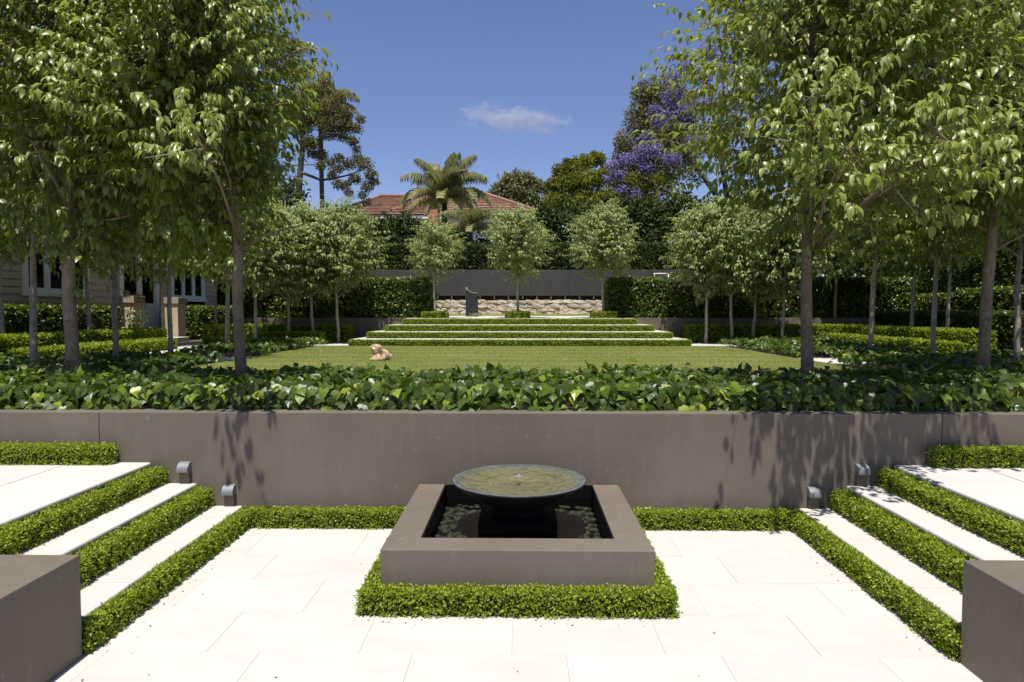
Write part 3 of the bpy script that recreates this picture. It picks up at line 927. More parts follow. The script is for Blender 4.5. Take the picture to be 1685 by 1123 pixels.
def ivy_bed(name, label, x0, x1, y0, y1, zb, height, density, size, seed, front_hang=False, n_obj=0, holes=()):
    r = np.random.default_rng(seed)
    m = int((x1 - x0) * (y1 - y0) * density)
    P = np.stack([r.uniform(x0, x1, m), r.uniform(y0, y1, m), np.zeros(m)], 1)
    e = np.minimum(np.minimum(P[:, 0] - x0, x1 - P[:, 0]), np.minimum(P[:, 1] - y0, y1 - P[:, 1]))
    hump = np.sqrt(np.clip(e / (height * 0.9), 0.0, 1))
    L = lump(P, 2.6, seed)
    top = height * (0.30 + 0.62 * hump) + 0.035 * L * hump
    P[:, 2] = zb + top * (1 - np.abs(r.normal(0, 0.20, m)).clip(0, 0.9)) + np.where(r.random(m) < 0.05, r.uniform(0.02, 0.07, m), 0)
    out = np.zeros((m, 3))
    dx = np.where(P[:, 0] - x0 < x1 - P[:, 0], -1.0, 1.0) * np.clip(1 - np.minimum(P[:, 0] - x0, x1 - P[:, 0]) / height, 0, 1)
    dy = np.where(P[:, 1] - y0 < y1 - P[:, 1], -1.0, 1.0) * np.clip(1 - np.minimum(P[:, 1] - y0, y1 - P[:, 1]) / height, 0, 1)
    out[:, 0], out[:, 1] = dx, dy
    n = unit(out * 1.1 + np.array([0, -0.25, 0.9]) + r.normal(0, 0.42, (m, 3)))
    d = unit(out * 0.8 + r.normal(0, 0.8, (m, 3)) + np.array([0, -0.35, -0.55]))
    S = size * r.uniform(0.55, 1.2, m)
    t = np.clip(r.beta(2.0, 2.6, m) * 0.85 + (r.random(m) < 0.10) * r.uniform(0.2, 0.5, m), 0, 1)
    if front_hang:          # the edge over the wall: leaves tumbling down to the coping
        k = int((x1 - x0) * 190)
        Q = np.stack([r.uniform(x0, x1, k), y0 + np.abs(r.normal(0, 0.05, k)) - 0.045, zb + 0.045 + r.uniform(0.05, 1, k) ** 0.8 * height * 0.85], 1)
        Q[:, 1] += (Q[:, 2] - zb) * 0.25
        P = np.concatenate([P, Q])
        n = np.concatenate([n, unit(np.array([0, -0.9, 0.55]) + r.normal(0, 0.38, (k, 3)))])
        d = np.concatenate([d, unit(np.array([0, -0.25, -1.0]) + r.normal(0, 0.45, (k, 3)))])
        S = np.concatenate([S, size * r.uniform(0.65, 1.25, k)])
        t = np.concatenate([t, np.clip(r.beta(2, 2.2, k) * 0.9 + (r.random(k) < 0.13) * 0.4, 0, 1)])
    root = thing(name, label, 'ivy', ((x0 + x1) / 2, (y0 + y1) / 2, zb))
    off = np.array(root.location)
    pick = np.zeros(len(P), bool)
    if n_obj:
        vis = np.abs(P[:, 0]) < 0.74 * P[:, 1]
        score = S / np.linalg.norm(P - np.array([0, 0, 1.6]), axis=1) * np.clip(-(n[:, 1]) + 0.3, 0.05, 1.2) * vis * (P[:, 1] < y0 + 0.10)
        pick[np.argsort(-score)[:n_obj]] = True
        variants = {}
        x, y, z = frames(d[pick], n[pick])
        for q, xx, yy, zz, s, tt in zip(P[pick], x, y, z, S[pick], t[pick]):
            key = (int(r.integers(3)), int(tt * 7.99))
            if key not in variants:
                variants[key] = leaf_mesh('leaf', IVY[key[0]], np.zeros((1, 3)), np.array([[0, 1.0, 0]]), np.array([[0, 0, 1.0]]), [1.0], np.array([(key[1] + 0.5) / 8]), 'ivy_leaf')
            o = bpy.data.objects.new('leaf', variants[key])
            M = Matrix.Identity(4)
            for c_, ax in enumerate((xx * s, yy * s, zz * s, q - off)):
                for r_ in range(3):
                    M[r_][c_] = ax[r_]
            o.matrix_local = M
            finish(o, parent=root)
    rest = ~pick
    which = r.integers(0, 3, len(P))
    Vs, Fs, Ts, base = [], [], [], 0
    for w in range(3):
        k = rest & (which == w)
        V, F = leaf_arrays(IVY[w], P[k] - off, d[k], n[k], S[k])
        Vs.append(V)
        Fs.append(F + base)
        Ts.append(np.repeat(t[k], len(IVY[w][1])))
        base += len(V)
    o = bpy.data.objects.new('foliage', mesh_np('foliage', np.concatenate(Vs), np.concatenate(Fs), ['ivy_leaf'], tint=np.concatenate(Ts)))
    finish(o, kind='stuff', parent=root)


ivy_bed('ivy', 'dark glossy ivy spilling along the top of the taupe retaining wall', -9.0, 9.0, WALL_Y + 0.155, 7.15, 0.80, 0.24, 340, 0.094, 5, True, 300)
ivy_bed('ivy', 'ivy ground cover under the slender trees left of the lawn', -7.3, -4.75, 7.1, 11.0, 0.79, 0.18, 210, 0.10, 6)
ivy_bed('ivy', 'ivy ground cover beyond the white cross path, left of the far steps', -6.35, -4.75, 12.15, 17.2, 0.79, 0.19, 210, 0.10, 7)
ivy_bed('ivy', 'ivy ground cover under the slender trees right of the lawn', 4.70, 7.3, 7.1, 10.6, 0.79, 0.19, 210, 0.10, 8)
ivy_bed('ivy', 'ivy between the white stepping stone and the far right path', 4.72, 7.3, 11.8, 17.2, 0.79, 0.20, 210, 0.10, 9)
ivy_bed('ivy', 'ivy carpet below the hedge tiers at the right edge', 7.3, 10.4, 7.1, 12.0, 0.79, 0.17, 160, 0.10, 10)
ivy_bed('ivy', 'ivy carpet before the box hedges at the left edge', -10.0, -7.3, 7.1, 10.1, 0.79, 0.17, 160, 0.10, 12)

# ------------------------------------------------------------------ mown grass blades
m = 120000
P = np.stack([rng.uniform(X0 - 4.75, X0 + 4.68, m), 7.0 + 8.85 * rng.uniform(0, 1, m), np.full(m, LAWN - 0.002)], 1)
V, F = leaf_arrays((np.array([(-0.10, 0, 0), (0.10, 0, 0), (0, 1, 0)]), np.array([(0, 1, 2)])), P, rng.normal(0, 0.55, (m, 3)) + np.array([0, 0, 1.0]), rng.normal(0, 1, (m, 3)), rng.uniform(0.012, 0.026, m))
finish(bpy.data.objects.new('grass', mesh_np('grass', V, F, ['grass_blade'], tint=np.clip(rng.beta(2, 2, m), 0, 1))), kind='stuff', label='short mown grass blades over the sunny lawn')

# ------------------------------------------------------------------ slender garden trees
CURL = leaf_curled(0.45)


def grow(seed, h0, top, rad, n_twig, per, size, trunk_r, shift=(0, 0), lean=0.0, gap=0.25, rady=None, lobes=()):
    """one tree in its own space: trunk and limb lines plus leaf positions"""
    r = np.random.default_rng(seed)
    cz, hz = (h0 + top) / 2, (top - h0) / 2
    ctr = np.array([shift[0], shift[1], cz])
    hgt = top * 0.93
    nn = 11
    wob = np.cumsum(r.normal(0, 0.013, (nn, 2)), 0)
    zs = np.linspace(0, hgt, nn)
    tr = [(wob[i, 0] * min(1, i / 2) + 0.25 * shift[0] * max(0, (zs[i] - h0) / (hgt - h0)) + lean * zs[i], wob[i, 1] * min(1, i / 2) + 0.25 * shift[1] * max(0, (zs[i] - h0) / (hgt - h0)), zs[i]) for i in range(nn)]
    # collars where old side shoots were cut
    trad = [trunk_r * (1.12 if i == 0 else 1.0) * (1 - 0.86 * (zs[i] / hgt) ** 1.15) * (1 + r.uniform(-0.06, 0.08)) for i in range(nn)]
    limbs = []
    nl = 16
    anchors = []
    for k in range(nl):
        f = (k + 0.3) / nl
        z = h0 * 0.93 + (hgt - h0) * f * 0.93
        i = min(nn - 2, int(z / hgt * (nn - 1)))
        u = z / hgt * (nn - 1) - i
        p0 = np.array(tr[i]) * (1 - u) + np.array(tr[i + 1]) * u
        az = k * 2.4 + r.uniform(-0.4, 0.4)
        e = rad * (0.42 + 0.42 * math.sin(math.pi * min(1, 0.15 + f * 0.85))) * r.uniform(0.7, 0.9)
        dirv = np.array([math.cos(az), math.sin(az), 0])
        pts = []
        for s in np.linspace(0, 1, 6):
            q = p0 + dirv * e * s + np.array([0, 0, e * (0.75 * s - 0.30 * s * s)]) + r.normal(0, 0.03, 3) * s
            pts.append(q)
        limbs.append((pts, max(0.006, trunk_r * 0.30 * (1 - 0.6 * f))))
        anchors += pts[1:]
    for (lx, ly, lz, lr, ln) in lobes:          # a long bough that carries leaves beyond the crown
        zb = lz * 0.72
        q0 = np.array([tr[0][0], tr[0][1], zb])
        q1 = np.array([lx, ly, lz])
        pts = [q0 + (q1 - q0) * f + np.array([0, 0, 0.10 * math.sin(math.pi * f)]) for f in np.linspace(0, 1, 7)]
        limbs.append((pts, trunk_r * 0.3))
        anchors += pts[3:]
    anchors = np.array(anchors)
    # twig tips through the crown, thinned by clumpy gaps
    m = int(n_twig * 2.2)
    u = unit(r.normal(0, 1, (m, 3)))
    rr = r.uniform(0, 1, m) ** (1 / 2.5)
    prof = np.where(u[:, 2] < 0, 1.0, 1.0 - 0.25 * u[:, 2])
    tip = ctr + u * (rr * prof)[:, None] * np.array([rad, rady or rad, hz]) * ((1 + 0.22 * lump(u * 1.0, 3.2, seed + 1)) * np.where(r.random(m) < 0.14, r.uniform(1.03, 1.16, m), 1.0))[:, None]
    keep = (lump(tip, 3.4 / rad, seed + 2) + r.normal(0, 0.25, m)) > (gap - 0.55)
    tip = tip[keep][:n_twig]
    for (lx, ly, lz, lr, ln) in lobes:
        tip = np.concatenate([tip, np.array([lx, ly, lz]) + r.normal(0, 0.5, (ln, 3)) * np.array([lr, lr, lr * 0.7])])
    outv = tip - ctr
    outv[:, 2] *= 0.25
    oh = unit(outv + r.normal(0, 0.12, outv.shape))
    L = r.uniform(0.22, 0.42, len(tip)) * (0.6 + 0.4 * rad)
    tri = np.stack([tip - oh * L[:, None] + np.array([0, 0, -1]) * (L * 0.25)[:, None], tip - oh * (L * 0.45)[:, None] + np.array([0, 0, 1]) * (L * 0.10)[:, None], tip], 1)
    # each twig springs from the nearest limb
    near = np.array([anchors[np.argmin(((anchors - b) ** 2).sum(1))] for b in tri[:, 0]])
    s = np.linspace(0.12, 1.0, per)
    pos, dirs, nor = [], [], []
    for k in range(per):
        f = s[k] + r.normal(0, 0.05, len(tip))
        f = np.clip(f, 0, 1)[:, None]
        p = tri[:, 0] * (1 - f) ** 2 + 2 * tri[:, 1] * f * (1 - f) + tri[:, 2] * f ** 2
        sd = r.normal(0, 1, p.shape)
        sd[:, 2] *= 0.3
        side = unit(sd)
        pos.append(p + side * 0.012)
        dd = side * 0.55 + oh * 0.55 + np.array([0, 0, -0.62]) + r.normal(0, 0.22, p.shape)
        dirs.append(dd)
        nor.append(side * 0.35 + oh * 0.50 + np.array([0, 0, 1.05]) + r.normal(0, 0.25, p.shape))
    pos, dirs, nor = np.concatenate(pos), np.concatenate(dirs), np.concatenate(nor)
    S = size * r.uniform(0.7, 1.2, len(pos))
    t = np.clip(r.beta(2.2, 2.6, len(pos)) + (r.random(len(pos)) < 0.06) * 0.35, 0, 1)
    return dict(trunk=(tr, trad), limbs=limbs, twigs=(near, tri), pos=pos, d=unit(dirs), n=unit(nor), S=S, t=t)


def tree_parts(T, leafmat, bark, root, n_obj=0, limb_parts=True, twig_n=3):
    tr, trad = T['trunk']
    mb = MB().tube(tr, trad, 10)
    r = random.Random(len(T['pos']))
    for _ in range(4):     # knots
        z = r.uniform(0.3, 1.4)
        i = min(len(tr) - 2, int(z / tr[-1][2] * (len(tr) - 1)))
        p = Vector(tr[i]).lerp(Vector(tr[i + 1]), 0.5)
        a = r.uniform(0, 6.28)
        rr = trad[i]
        mb.lathe([(0, -rr * 0.6), (rr * 0.5, -rr * 0.35), (rr * 0.6, 0), (rr * 0.45, rr * 0.4), (0, rr * 0.55)], 8, (p.x + math.cos(a) * rr * 0.75, p.y + math.sin(a) * rr * 0.75, p.z))
    for f in mb.bm.faces:
        f.smooth = True
    mb.build('trunk', bark, root)
    b = MB()
    for pts, r0 in T['limbs']:
        rad = [r0 * (1 - 0.75 * k / (len(pts) - 1)) for k in range(len(pts))]
        b.tube(pts, rad, 6)
    b.build('branches', bark, root)
    near, tri = T['twigs']
    tw = MB()
    for k in range(len(tri)):
        a, m_, c_ = tri[k]
        pts = [near[k], a, (a + 2 * m_ + c_) / 4, c_] if np.linalg.norm(near[k] - a) < 0.45 else [a, (a + 2 * m_ + c_) / 4, c_]
        tw.tube(pts, [0.004, 0.0034, 0.0026, 0.0012][-len(pts):], twig_n, cap=False)
    tw.build('twigs', 'twig', root, kind='stuff')
    pick = np.zeros(len(T['pos']), bool)
    off = np.array(root.location)
    if n_obj:
        w = T['pos'] + off
        vis = (np.abs(w[:, 0] + 0.0) < 0.745 * w[:, 1]) & ((w[:, 2] - 1.6) < 0.44 * w[:, 1])
        dist = np.linalg.norm(w - np.array([0, 0, 1.6]), axis=1)
        score = T['S'] / dist * vis
        pick[np.argsort(-score)[:n_obj]] = True
    k = ~pick
    crown = bpy.data.objects.new('crown', leaf_mesh('crown', CURL, T['pos'][k], T['d'][k], T['n'][k], T['S'][k], T['t'][k], leafmat, True))
    finish(crown, kind='stuff', parent=root)
    if n_obj:
        variants = {}
        x, y, z = frames(T['d'][pick], T['n'][pick])
        for q, xx, yy, zz, s, tt in zip(T['pos'][pick], x, y, z, T['S'][pick], T['t'][pick]):
            key = int(tt * 7.99)
            if key not in variants:
                variants[key] = leaf_mesh('leaf', CURL, np.zeros((1, 3)), np.array([[0, 1.0, 0]]), np.array([[0, 0, 1.0]]), [1.0], np.array([(key + 0.5) / 8]), leafmat, True)
            o = bpy.data.objects.new('leaf', variants[key])
            M = Matrix.Identity(4)
            for c_, ax in enumerate((xx * s, yy * s, zz * s, q)):
                for r_ in range(3):
                    M[r_][c_] = ax[r_]
            o.matrix_local = M
            finish(o, parent=crown)


def copy_tree(src, loc, rz, label, group, scale=1.0):
    r = src.copy()
    COL.objects.link(r)
    r.location = loc
    r.rotation_euler = (0, 0, rz)
    r.scale = (scale,) * 3
    r['label'], r['group'] = label, group
    for ch in list(src.children):
        c_ = ch.copy()
        COL.objects.link(c_)
        c_.parent = r
    return r


G1 = 'slender trees in the ivy on the retaining wall'
big = [((2.80, 6.72), 'slender tree in the front ivy bed, right of the pond, with a broad leafy crown', dict(seed=21, h0=1.40, top=5.3, rad=1.50, rady=2.25, n_twig=2700, per=10, size=0.083, trunk_r=0.063, shift=(-0.05, -0.50), lobes=((-0.15, -2.4, 1.85, 0.5, 45), (-0.75, -2.3, 1.85, 0.45, 45), (0.2, -2.3, 1.95, 0.4, 30), (-1.0, -2.35, 2.15, 0.4, 25)))),
       ((-2.76, 6.66), 'slender tree in the front ivy bed, left of the pond, smooth straight trunk', dict(seed=22, h0=1.42, top=5.3, rad=1.16, rady=1.45, n_twig=2250, per=10, size=0.086, trunk_r=0.056, shift=(-0.50, -0.10), lobes=((0.62, -2.2, 2.0, 0.25, 14), (0.40, -0.2, 2.65, 0.30, 45), (0.30, -0.1, 2.15, 0.30, 50)))),
       ((-4.40, 6.60), 'thick-trunked tree at the far left of the front ivy bed', dict(seed=23, h0=1.45, top=5.3, rad=1.50, n_twig=2300, per=10, size=0.086, trunk_r=0.066, shift=(-0.1, 0.1))),
       ((4.78, 7.15), 'crooked-trunked tree at the far right of the front ivy bed', dict(seed=24, h0=1.45, top=5.3, rad=1.55, n_twig=2300, per=10, size=0.086, trunk_r=0.060, shift=(0.05, 0.0), lean=0.02))]
for (x, y), lab, kw in big:
    rt = thing('garden_tree', lab, 'tree', (x, y, 0.79), 0, G1)
    tree_parts(grow(**kw), 'tree_leaf', 'bark', rt, 300)

protos = []
G2 = 'slender trees in rows beside the lawn'
first = [((-6.2, 8.55), 'nearest slender tree of the left side row, half hidden behind the thick trunk', dict(seed=31, h0=1.58, top=4.2, rad=1.2, n_twig=850, per=9, size=0.100, trunk_r=0.045)),
         ((-6.0, 9.95), 'second tree of the left side row, dark trunk rising in front of the house door', dict(seed=32, h0=1.55, top=4.1, rad=1.15, n_twig=800, per=9, size=0.100, trunk_r=0.043)),
         ((-5.70, 10.95), 'third tree of the left side row, pale knobbly trunk beside the cream pillar', dict(seed=33, h0=1.56, top=4.15, rad=1.15, n_twig=820, per=9, size=0.100, trunk_r=0.040))]
for (x, y), lab, kw in first:
    rt = thing('garden_tree', lab, 'tree', (x, y, 0.79), 0, G2)
    tree_parts(grow(**kw), 'tree_leaf', 'pale_bark', rt)
    protos.append(rt)
yp = []
for sd_, lab, x, s in ((41, 'left sparse round-crowned young tree on the back terrace', -2.28, 0.86), (42, 'middle round-crowned young tree on the back terrace, before the slate monolith', -0.13, 1.0), (43, 'right round-crowned young tree on the back terrace, at the hedge end', 2.10, 1.0)):
    rt = thing('young_tree', lab, 'tree', (x, 17.8, tz), 0, 'round young trees on the back terrace')
    tree_parts(grow(sd_, 0.98, 3.25 if s == 1 else 2.9, 0.99 if s == 1 else 0.82, 1000 if s == 1 else 460, 10, 0.076, 0.034, gap=0.12), 'young_tree_leaf', 'pale_bark', rt)
    yp.append(rt)

rest = [(-5.95, 13.65, 'fourth tree of the left side row, pale trunk beside the path', 0, 0), (-6.25, 15.9, 'fifth tree of the left side row', 1, 1), (-5.75, 16.7, 'sixth tree of the left side row', 2, 1),
        (-5.25, 17.0, 'seventh tree of the left side row', 0, 1), (-4.62, 17.05, 'last tree of the left side row, nearest the far steps', 1, 1),
        (6.35, 8.85, 'nearest slender tree of the right side row, at the picture edge', 1, 0), (6.2, 10.4, 'second tree of the right side row, pale spotted trunk', 2, 0), (6.2, 12.25, 'third tree of the right side row, pale trunk before the hedge tiers', 0, 0),
        (6.2, 16.4, 'fourth tree of the right side row, mottled pale trunk', 2, 1), (5.68, 16.9, 'fifth tree of the right side row', 1, 1), (5.20, 17.05, 'sixth tree of the right side row', 0, 1),
        (4.55, 17.0, 'last tree of the right side row, nearest the far steps', 2, 1),
        (-8.95, 11.6, 'leftmost tree of the outer left row, before the house window', 2, 0), (-8.9, 13.9, 'second tree of the outer left row, between window and door', 0, 0), (-8.3, 15.6, 'third tree of the outer left row, standing before the white door', 1, 0),
        (-7.9, 17.5, 'fourth tree of the outer left row, past the cream pillar', 2, 0), (-7.95, 19.6, 'last tree of the outer left row, by the far hedge', 0, 1),
        (8.75, 14.2, 'nearest tree of the outer right row, between the hedge tiers', 2, 0), (8.8, 15.6, 'second tree of the outer right row', 0, 0), (8.7, 17.2, 'third tree of the outer right row', 1, 0),
        (8.2, 18.05, 'fourth tree of the outer right row', 2, 1), (8.0, 20.2, 'last tree of the outer right row, behind the broad front tree', 1, 1)]
for i, (x, y, lab, pi, young) in enumerate(rest):
    src = yp[1 + pi % 2] if young else protos[pi]
    copy_tree(src, (x, y, 0.79 if y < 17.9 else tz), i * 1.7 + 0.6, lab, G2, random.uniform(0.95, 1.05) * (1.20 if young else 1.0))

# ------------------------------------------------------------------ far trees as leafy clumps


def clump_cloud(clumps, n, size, seed, shell=0.75, up=0.35):
    r = np.random.default_rng(seed)
    C = np.array([c_[:3] for c_ in clumps], float)
    Rr = np.array([c_[3:] if len(c_) == 6 else (c_[3],) * 3 for c_ in clumps], float)
    wts = (Rr[:, 0] * Rr[:, 2]) ** 1.0
    idx = r.choice(len(clumps), n, p=wts / wts.sum())
    u = unit(r.normal(0, 1, (n, 3)))
    rr = shell + (1 - shell) * r.uniform(-1.4, 1, n)
    rr *= 1 + 0.18 * lump(C[idx] + u, 3.0, seed)
    P = C[idx] + u * Rr[idx] * rr[:, None]
    nrm = unit(u + r.normal(0, 0.6, (n, 3)) + np.array([0, 0, up]))
    d = r.normal(0, 1, (n, 3)) + np.array([0, 0, -0.3])
    S = size * r.uniform(0.6, 1.3, n)
    t = np.clip(r.beta(2.2, 2.2, n) + 0.22 * lump(P, 1.6, seed + 5) + r.normal(0, 0.1, len(C))[idx], 0, 1)
    return P, d, nrm, S, t


def foliage(root, name, mat, clumps, n, size, seed, w=0.5, **kw):
    P, d, nrm, S, t = clump_cloud(clumps, n, size, seed, **kw)
    off = np.array(root.location)
    return finish(bpy.data.objects.new(name, leaf_mesh(name, leaf_quad(w, 0.12, 0.15), P - off, d, nrm, S, t, mat)), kind='stuff', parent=root)


def limbs(root, lines, bark):
    off = Vector(root.location)
    for k, (pts, r0, r1) in enumerate(lines):
        n = len(pts)
        MB().tube([Vector(p) - off for p in pts], [r0 + (r1 - r0) * i / (n - 1) for i in range(n)], 8).build('trunk' if k == 0 else 'branch', bark, root)


def ball_clumps(cx, cy, cz, rx, ry, rz, k, rc, seed):
    r = random.Random(seed)
    out = []
    for _ in range(k):
        while True:
            a, b, c_ = (r.uniform(-1, 1) for _ in range(3))
            if 0.25 < a * a + b * b + c_ * c_ < 1:
                break
        s = r.uniform(0.75, 1.25) * rc
        out.append((cx + a * rx, cy + b * ry, cz + c_ * rz, s, s, s * 0.8))
    return out


def at(px, py, D):
    """where a sight line of the survey photograph meets distance D (used once to place far things)"""
    return ((px - 860.0) / 1123.0 * D, D, 1.6 + (513.0 - py) / 1123.0 * D)


# gum tree with a palm behind it, upper left
D = 40
tr_ = thing('gum_tree', 'tall open-crowned gum tree with olive clumps, upper left against the sky', 'tree', (*at(520, 500, D)[:2], 0.8))
lim = [([at(488, 520, D), at(490, 380, D), at(494, 300, D), at(500, 245, D), at(500, 200, D), at(495, 140, D)], 0.26, 0.09),
       ([at(496, 285, D), at(530, 298, D - .5), at(548, 296, D - .5), at(575, 290, D - 1), at(600, 280, D - 1)], 0.09, 0.03), ([at(500, 245, D), at(525, 232, D), at(555, 225, D), at(578, 232, D - 1), at(590, 245, D - 1)], 0.08, 0.025),
       ([at(500, 245, D), at(490, 228, D), at(480, 222, D), at(462, 200, D)], 0.09, 0.03), ([at(512, 205, D), at(535, 190, D - 1), at(550, 175, D - 1)], 0.08, 0.03), ([at(505, 170, D), at(488, 120, D), at(482, 80, D)], 0.09, 0.03)]
limbs(tr_, lim, 'dark_bark')
S_ = D / 1123


def cl(lst, D, ysq=0.8):
    return [(*at(x, y, D + dd), r_ * D / 1123, r_ * D / 1123, r_ * D / 1123 * ysq) for x, y, r_, dd in lst]


foliage(tr_, 'foliage', 'grey_gum_leaf', cl([(510, 238, 16, -1), (545, 222, 16, -1), (565, 226, 13, -1), (590, 215, 10, -1), (596, 200, 9, -1), (548, 156, 12, -.5), (530, 275, 10, -1), (560, 262, 10, -1), (545, 268, 9, -1), (590, 262, 10, -1), (618, 302, 9, -1), (572, 305, 9, -1), (520, 150, 16, -.5), (540, 140, 12, -.5), (505, 180, 20, -1), (560, 165, 14, -1), (570, 190, 16, -1), (540, 205, 18, -1), (500, 210, 22, 0), (525, 195, 24, -.5), (548, 180, 22, -1), (560, 205, 20, -1), (535, 172, 20, 0), (575, 212, 14, -1), (582, 235, 12, -1), (588, 248, 8, -1), (508, 120, 14, 0), (490, 85, 20, 0), (470, 75, 18, 0),
                                            (480, 120, 18, 0), (470, 170, 22, 0), (485, 195, 18, 0), (516, 238, 14, 0), (530, 258, 14, 0), (515, 255, 10, 0), (555, 280, 12, -1), (575, 272, 13, -1), (600, 272, 16, -1), (612, 290, 13, -1), (605, 308, 12, -1), (598, 322, 9, -1),
                                            (560, 305, 12, -1), (575, 318, 9, -1), (585, 295, 12, -1), (548, 290, 9, -1), (455, 120, 20, 0), (450, 200, 22, 0), (440, 260, 20, 0)], D), 25000, 0.15, 51, w=0.42)


def frond_mesh(L, seed, up=0.9, droop=1.3, nl=42, leaf=0.58, hang=0.75):
    """one arching feather frond along +X with hanging leaflets"""
    r = np.random.default_rng(seed)
    s = np.linspace(0, 1, 12)
    ang = up - droop * s ** 1.2
    pts = np.zeros((12, 3))
    for i in range(1, 12):
        pts[i] = pts[i - 1] + L / 11 * np.array([math.cos(ang[i]), 0, math.sin(ang[i])])
    V, F, T = [], [], []
    for i in range(11):          # rachis strip
        w0, w1 = 0.035 * (1 - s[i]) + 0.006, 0.035 * (1 - s[i + 1]) + 0.006
        k = len(V)
        V += [pts[i] + np.array([0, -w0, 0]), pts[i] + np.array([0, 0, w0]), pts[i] + np.array([0, w0, 0]), pts[i + 1] + np.array([0, -w1, 0]), pts[i + 1] + np.array([0, 0, w1]), pts[i + 1] + np.array([0, w1, 0])]
        F += [(k, k + 1, k + 4), (k, k + 4, k + 3), (k + 1, k + 2, k + 5), (k + 1, k + 5, k + 4)]
        T += [0.95] * 4
    for side in (-1, 1):
        for j in range(nl):
            f = 0.14 + 0.86 * (j + r.uniform(0, 0.5)) / nl
            i = min(10, int(f * 11))
            u = f * 11 - i
            p = pts[i] * (1 - u) + pts[i + 1] * u
            tg = unit(pts[i + 1] - pts[i])
            ll = leaf * (0.55 + 0.75 * math.sin(math.pi * min(1, 0.12 + f * 0.85))) * r.uniform(0.85, 1.1)
            out = np.array([0, side, 0]) * (1 - hang * 0.45) + tg * 0.55 + np.array([0, 0, 0.25])
            q1 = p + unit(out) * ll * 0.5
            q2 = q1 + unit(out * 0.35 + np.array([0, 0, -hang * 1.2])) * ll * 0.5
            wv = tg * 0.025
            k = len(V)
            V += [p - wv, p + wv, q1 - wv, q1 + wv, q2]
            F += [(k, k + 1, k + 3), (k, k + 3, k + 2), (k + 2, k + 3, k + 4)]
            T += [float(np.clip(r.beta(2, 2), 0, 0.97))] * 3
    return np.array(V), np.array(F), np.array(T)


FR = [frond_mesh(2.0, 60 + k, *a) for k, a in enumerate(((1.42, 0.95), (1.0, 1.9), (0.55, 1.9), (1.25, 1.55)))]
FRM = [mesh_np('frond', v, f, ['palm_leaflet'], tint=t) for v, f, t in FR]
FRM_DRY = [mesh_np('frond', v, f, ['palm_leaflet'], tint=np.clip(t * 0.3 + 0.68, 0, 1)) for v, f, t in FR]


def palm(label, px, py, D, scale, fr, ztop_px, base=0.8, trunk=0.13):
    c_ = at(px, py, D)
    rt = thing('palm_tree', label, 'palm', (c_[0], c_[1], base))
    MB().tube([(0, 0, 0), (0.05, 0, (c_[2] - base) * 0.5), (0, 0, c_[2] - base - 0.1), (0, 0, c_[2] - base + 0.25)], [trunk * 1.3, trunk, trunk, trunk * 0.5], 10).build('trunk', 'dark_bark', rt)
    for k, (az, kind, sc, dry) in enumerate(fr):
        o = bpy.data.objects.new('frond', (FRM_DRY if dry else FRM)[kind])
        o.location = (0, 0, c_[2] - base + (0.1 if kind in (0, 3) else -0.1))
        o.rotation_euler = (0, 0, R(az))
        o.scale = (sc * scale,) * 3
        finish(o, parent=rt)


ring = [(90, 0, 1.0, 0), (-60, 0, 1.05, 0), (200, 0, 1.0, 0), (20, 3, 1.1, 0), (75, 3, 1.05, 0), (140, 3, 1.1, 0), (190, 3, 1.05, 0), (255, 3, 1.0, 0), (300, 3, 1.1, 0), (345, 3, 1.05, 0),
        (5, 1, 1.1, 0), (50, 1, 1.0, 0), (110, 1, 1.0, 0), (165, 1, 1.1, 0), (225, 1, 1.0, 1), (270, 1, 0.85, 1), (320, 1, 1.0, 0), (355, 2, 0.95, 1), (185, 2, 1.0, 1), (240, 2, 0.75, 1), (300, 2, 0.9, 1)]
palm('feathery palm with drooping fronds before the red-tiled house', 732, 336, 32, 1.14, ring + [(35, 0, 1.05, 0), (130, 0, 1.1, 0), (-10, 0, 1.1, 0), (165, 0, 1.05, 0)], 0)
palm('palm crown showing behind the gum tree, upper left', 530, 195, 44, 1.35, ring, 0, trunk=0.15)
palm('lower palm with hanging fronds between the terrace trees', 775, 385, 30, 0.80, ring[3:18], 0, trunk=0.10)

# red-tiled house far behind
HY = 45.0
hs = thing('tiled_house', 'white house with red terracotta hip roofs behind the palm', 'house', (0, HY, 0.8))
MB().box(-10.9, 0.6, 0.6, 10, 0.0, 7.2).build('wall', 'white_wall', hs)


def tiled_slope(name, p00, p10, p01, p11, rows):
    """a roof slope as courses of overlapping tiles: eave p00-p10 up to ridge p01-p11"""
    p00, p10, p01, p11 = (Vector(p) for p in (p00, p10, p01, p11))
    nrm = (p10 - p00).cross(p01 - p00).normalized()
    if nrm.z < 0:
        nrm = -nrm
    mb = MB()
    bm = mb.bm
    for i in range(rows):
        f0, f1 = i / rows, (i + 1.12) / rows
        a0, b0 = p00.lerp(p01, f0), p10.lerp(p11, f0)
        a1, b1 = p00.lerp(p01, min(1, f1)), p10.lerp(p11, min(1, f1))
        n = max(1, int((b0 - a0).length / 0.42))
        for j in range(n):
            u0, u1 = j / n, (j + 0.94) / n
            q = [a0.lerp(b0, u0), a0.lerp(b0, u1), a1.lerp(b1, u1), a1.lerp(b1, u0)]
            lift = 0.085 + random.uniform(-0.008, 0.008)
            v = [bm.verts.new(q[0] + nrm * lift), bm.verts.new(q[1] + nrm * lift), bm.verts.new(q[2] + nrm * 0.012), bm.verts.new(q[3] + nrm * 0.012),
                 bm.verts.new(q[0]), bm.verts.new(q[1])]
            bm.faces.new((v[0], v[1], v[2], v[3]))
            bm.faces.new((v[4], v[5], v[1], v[0]))
    return mb.build(name, 'terracotta', hs, kind='stuff')


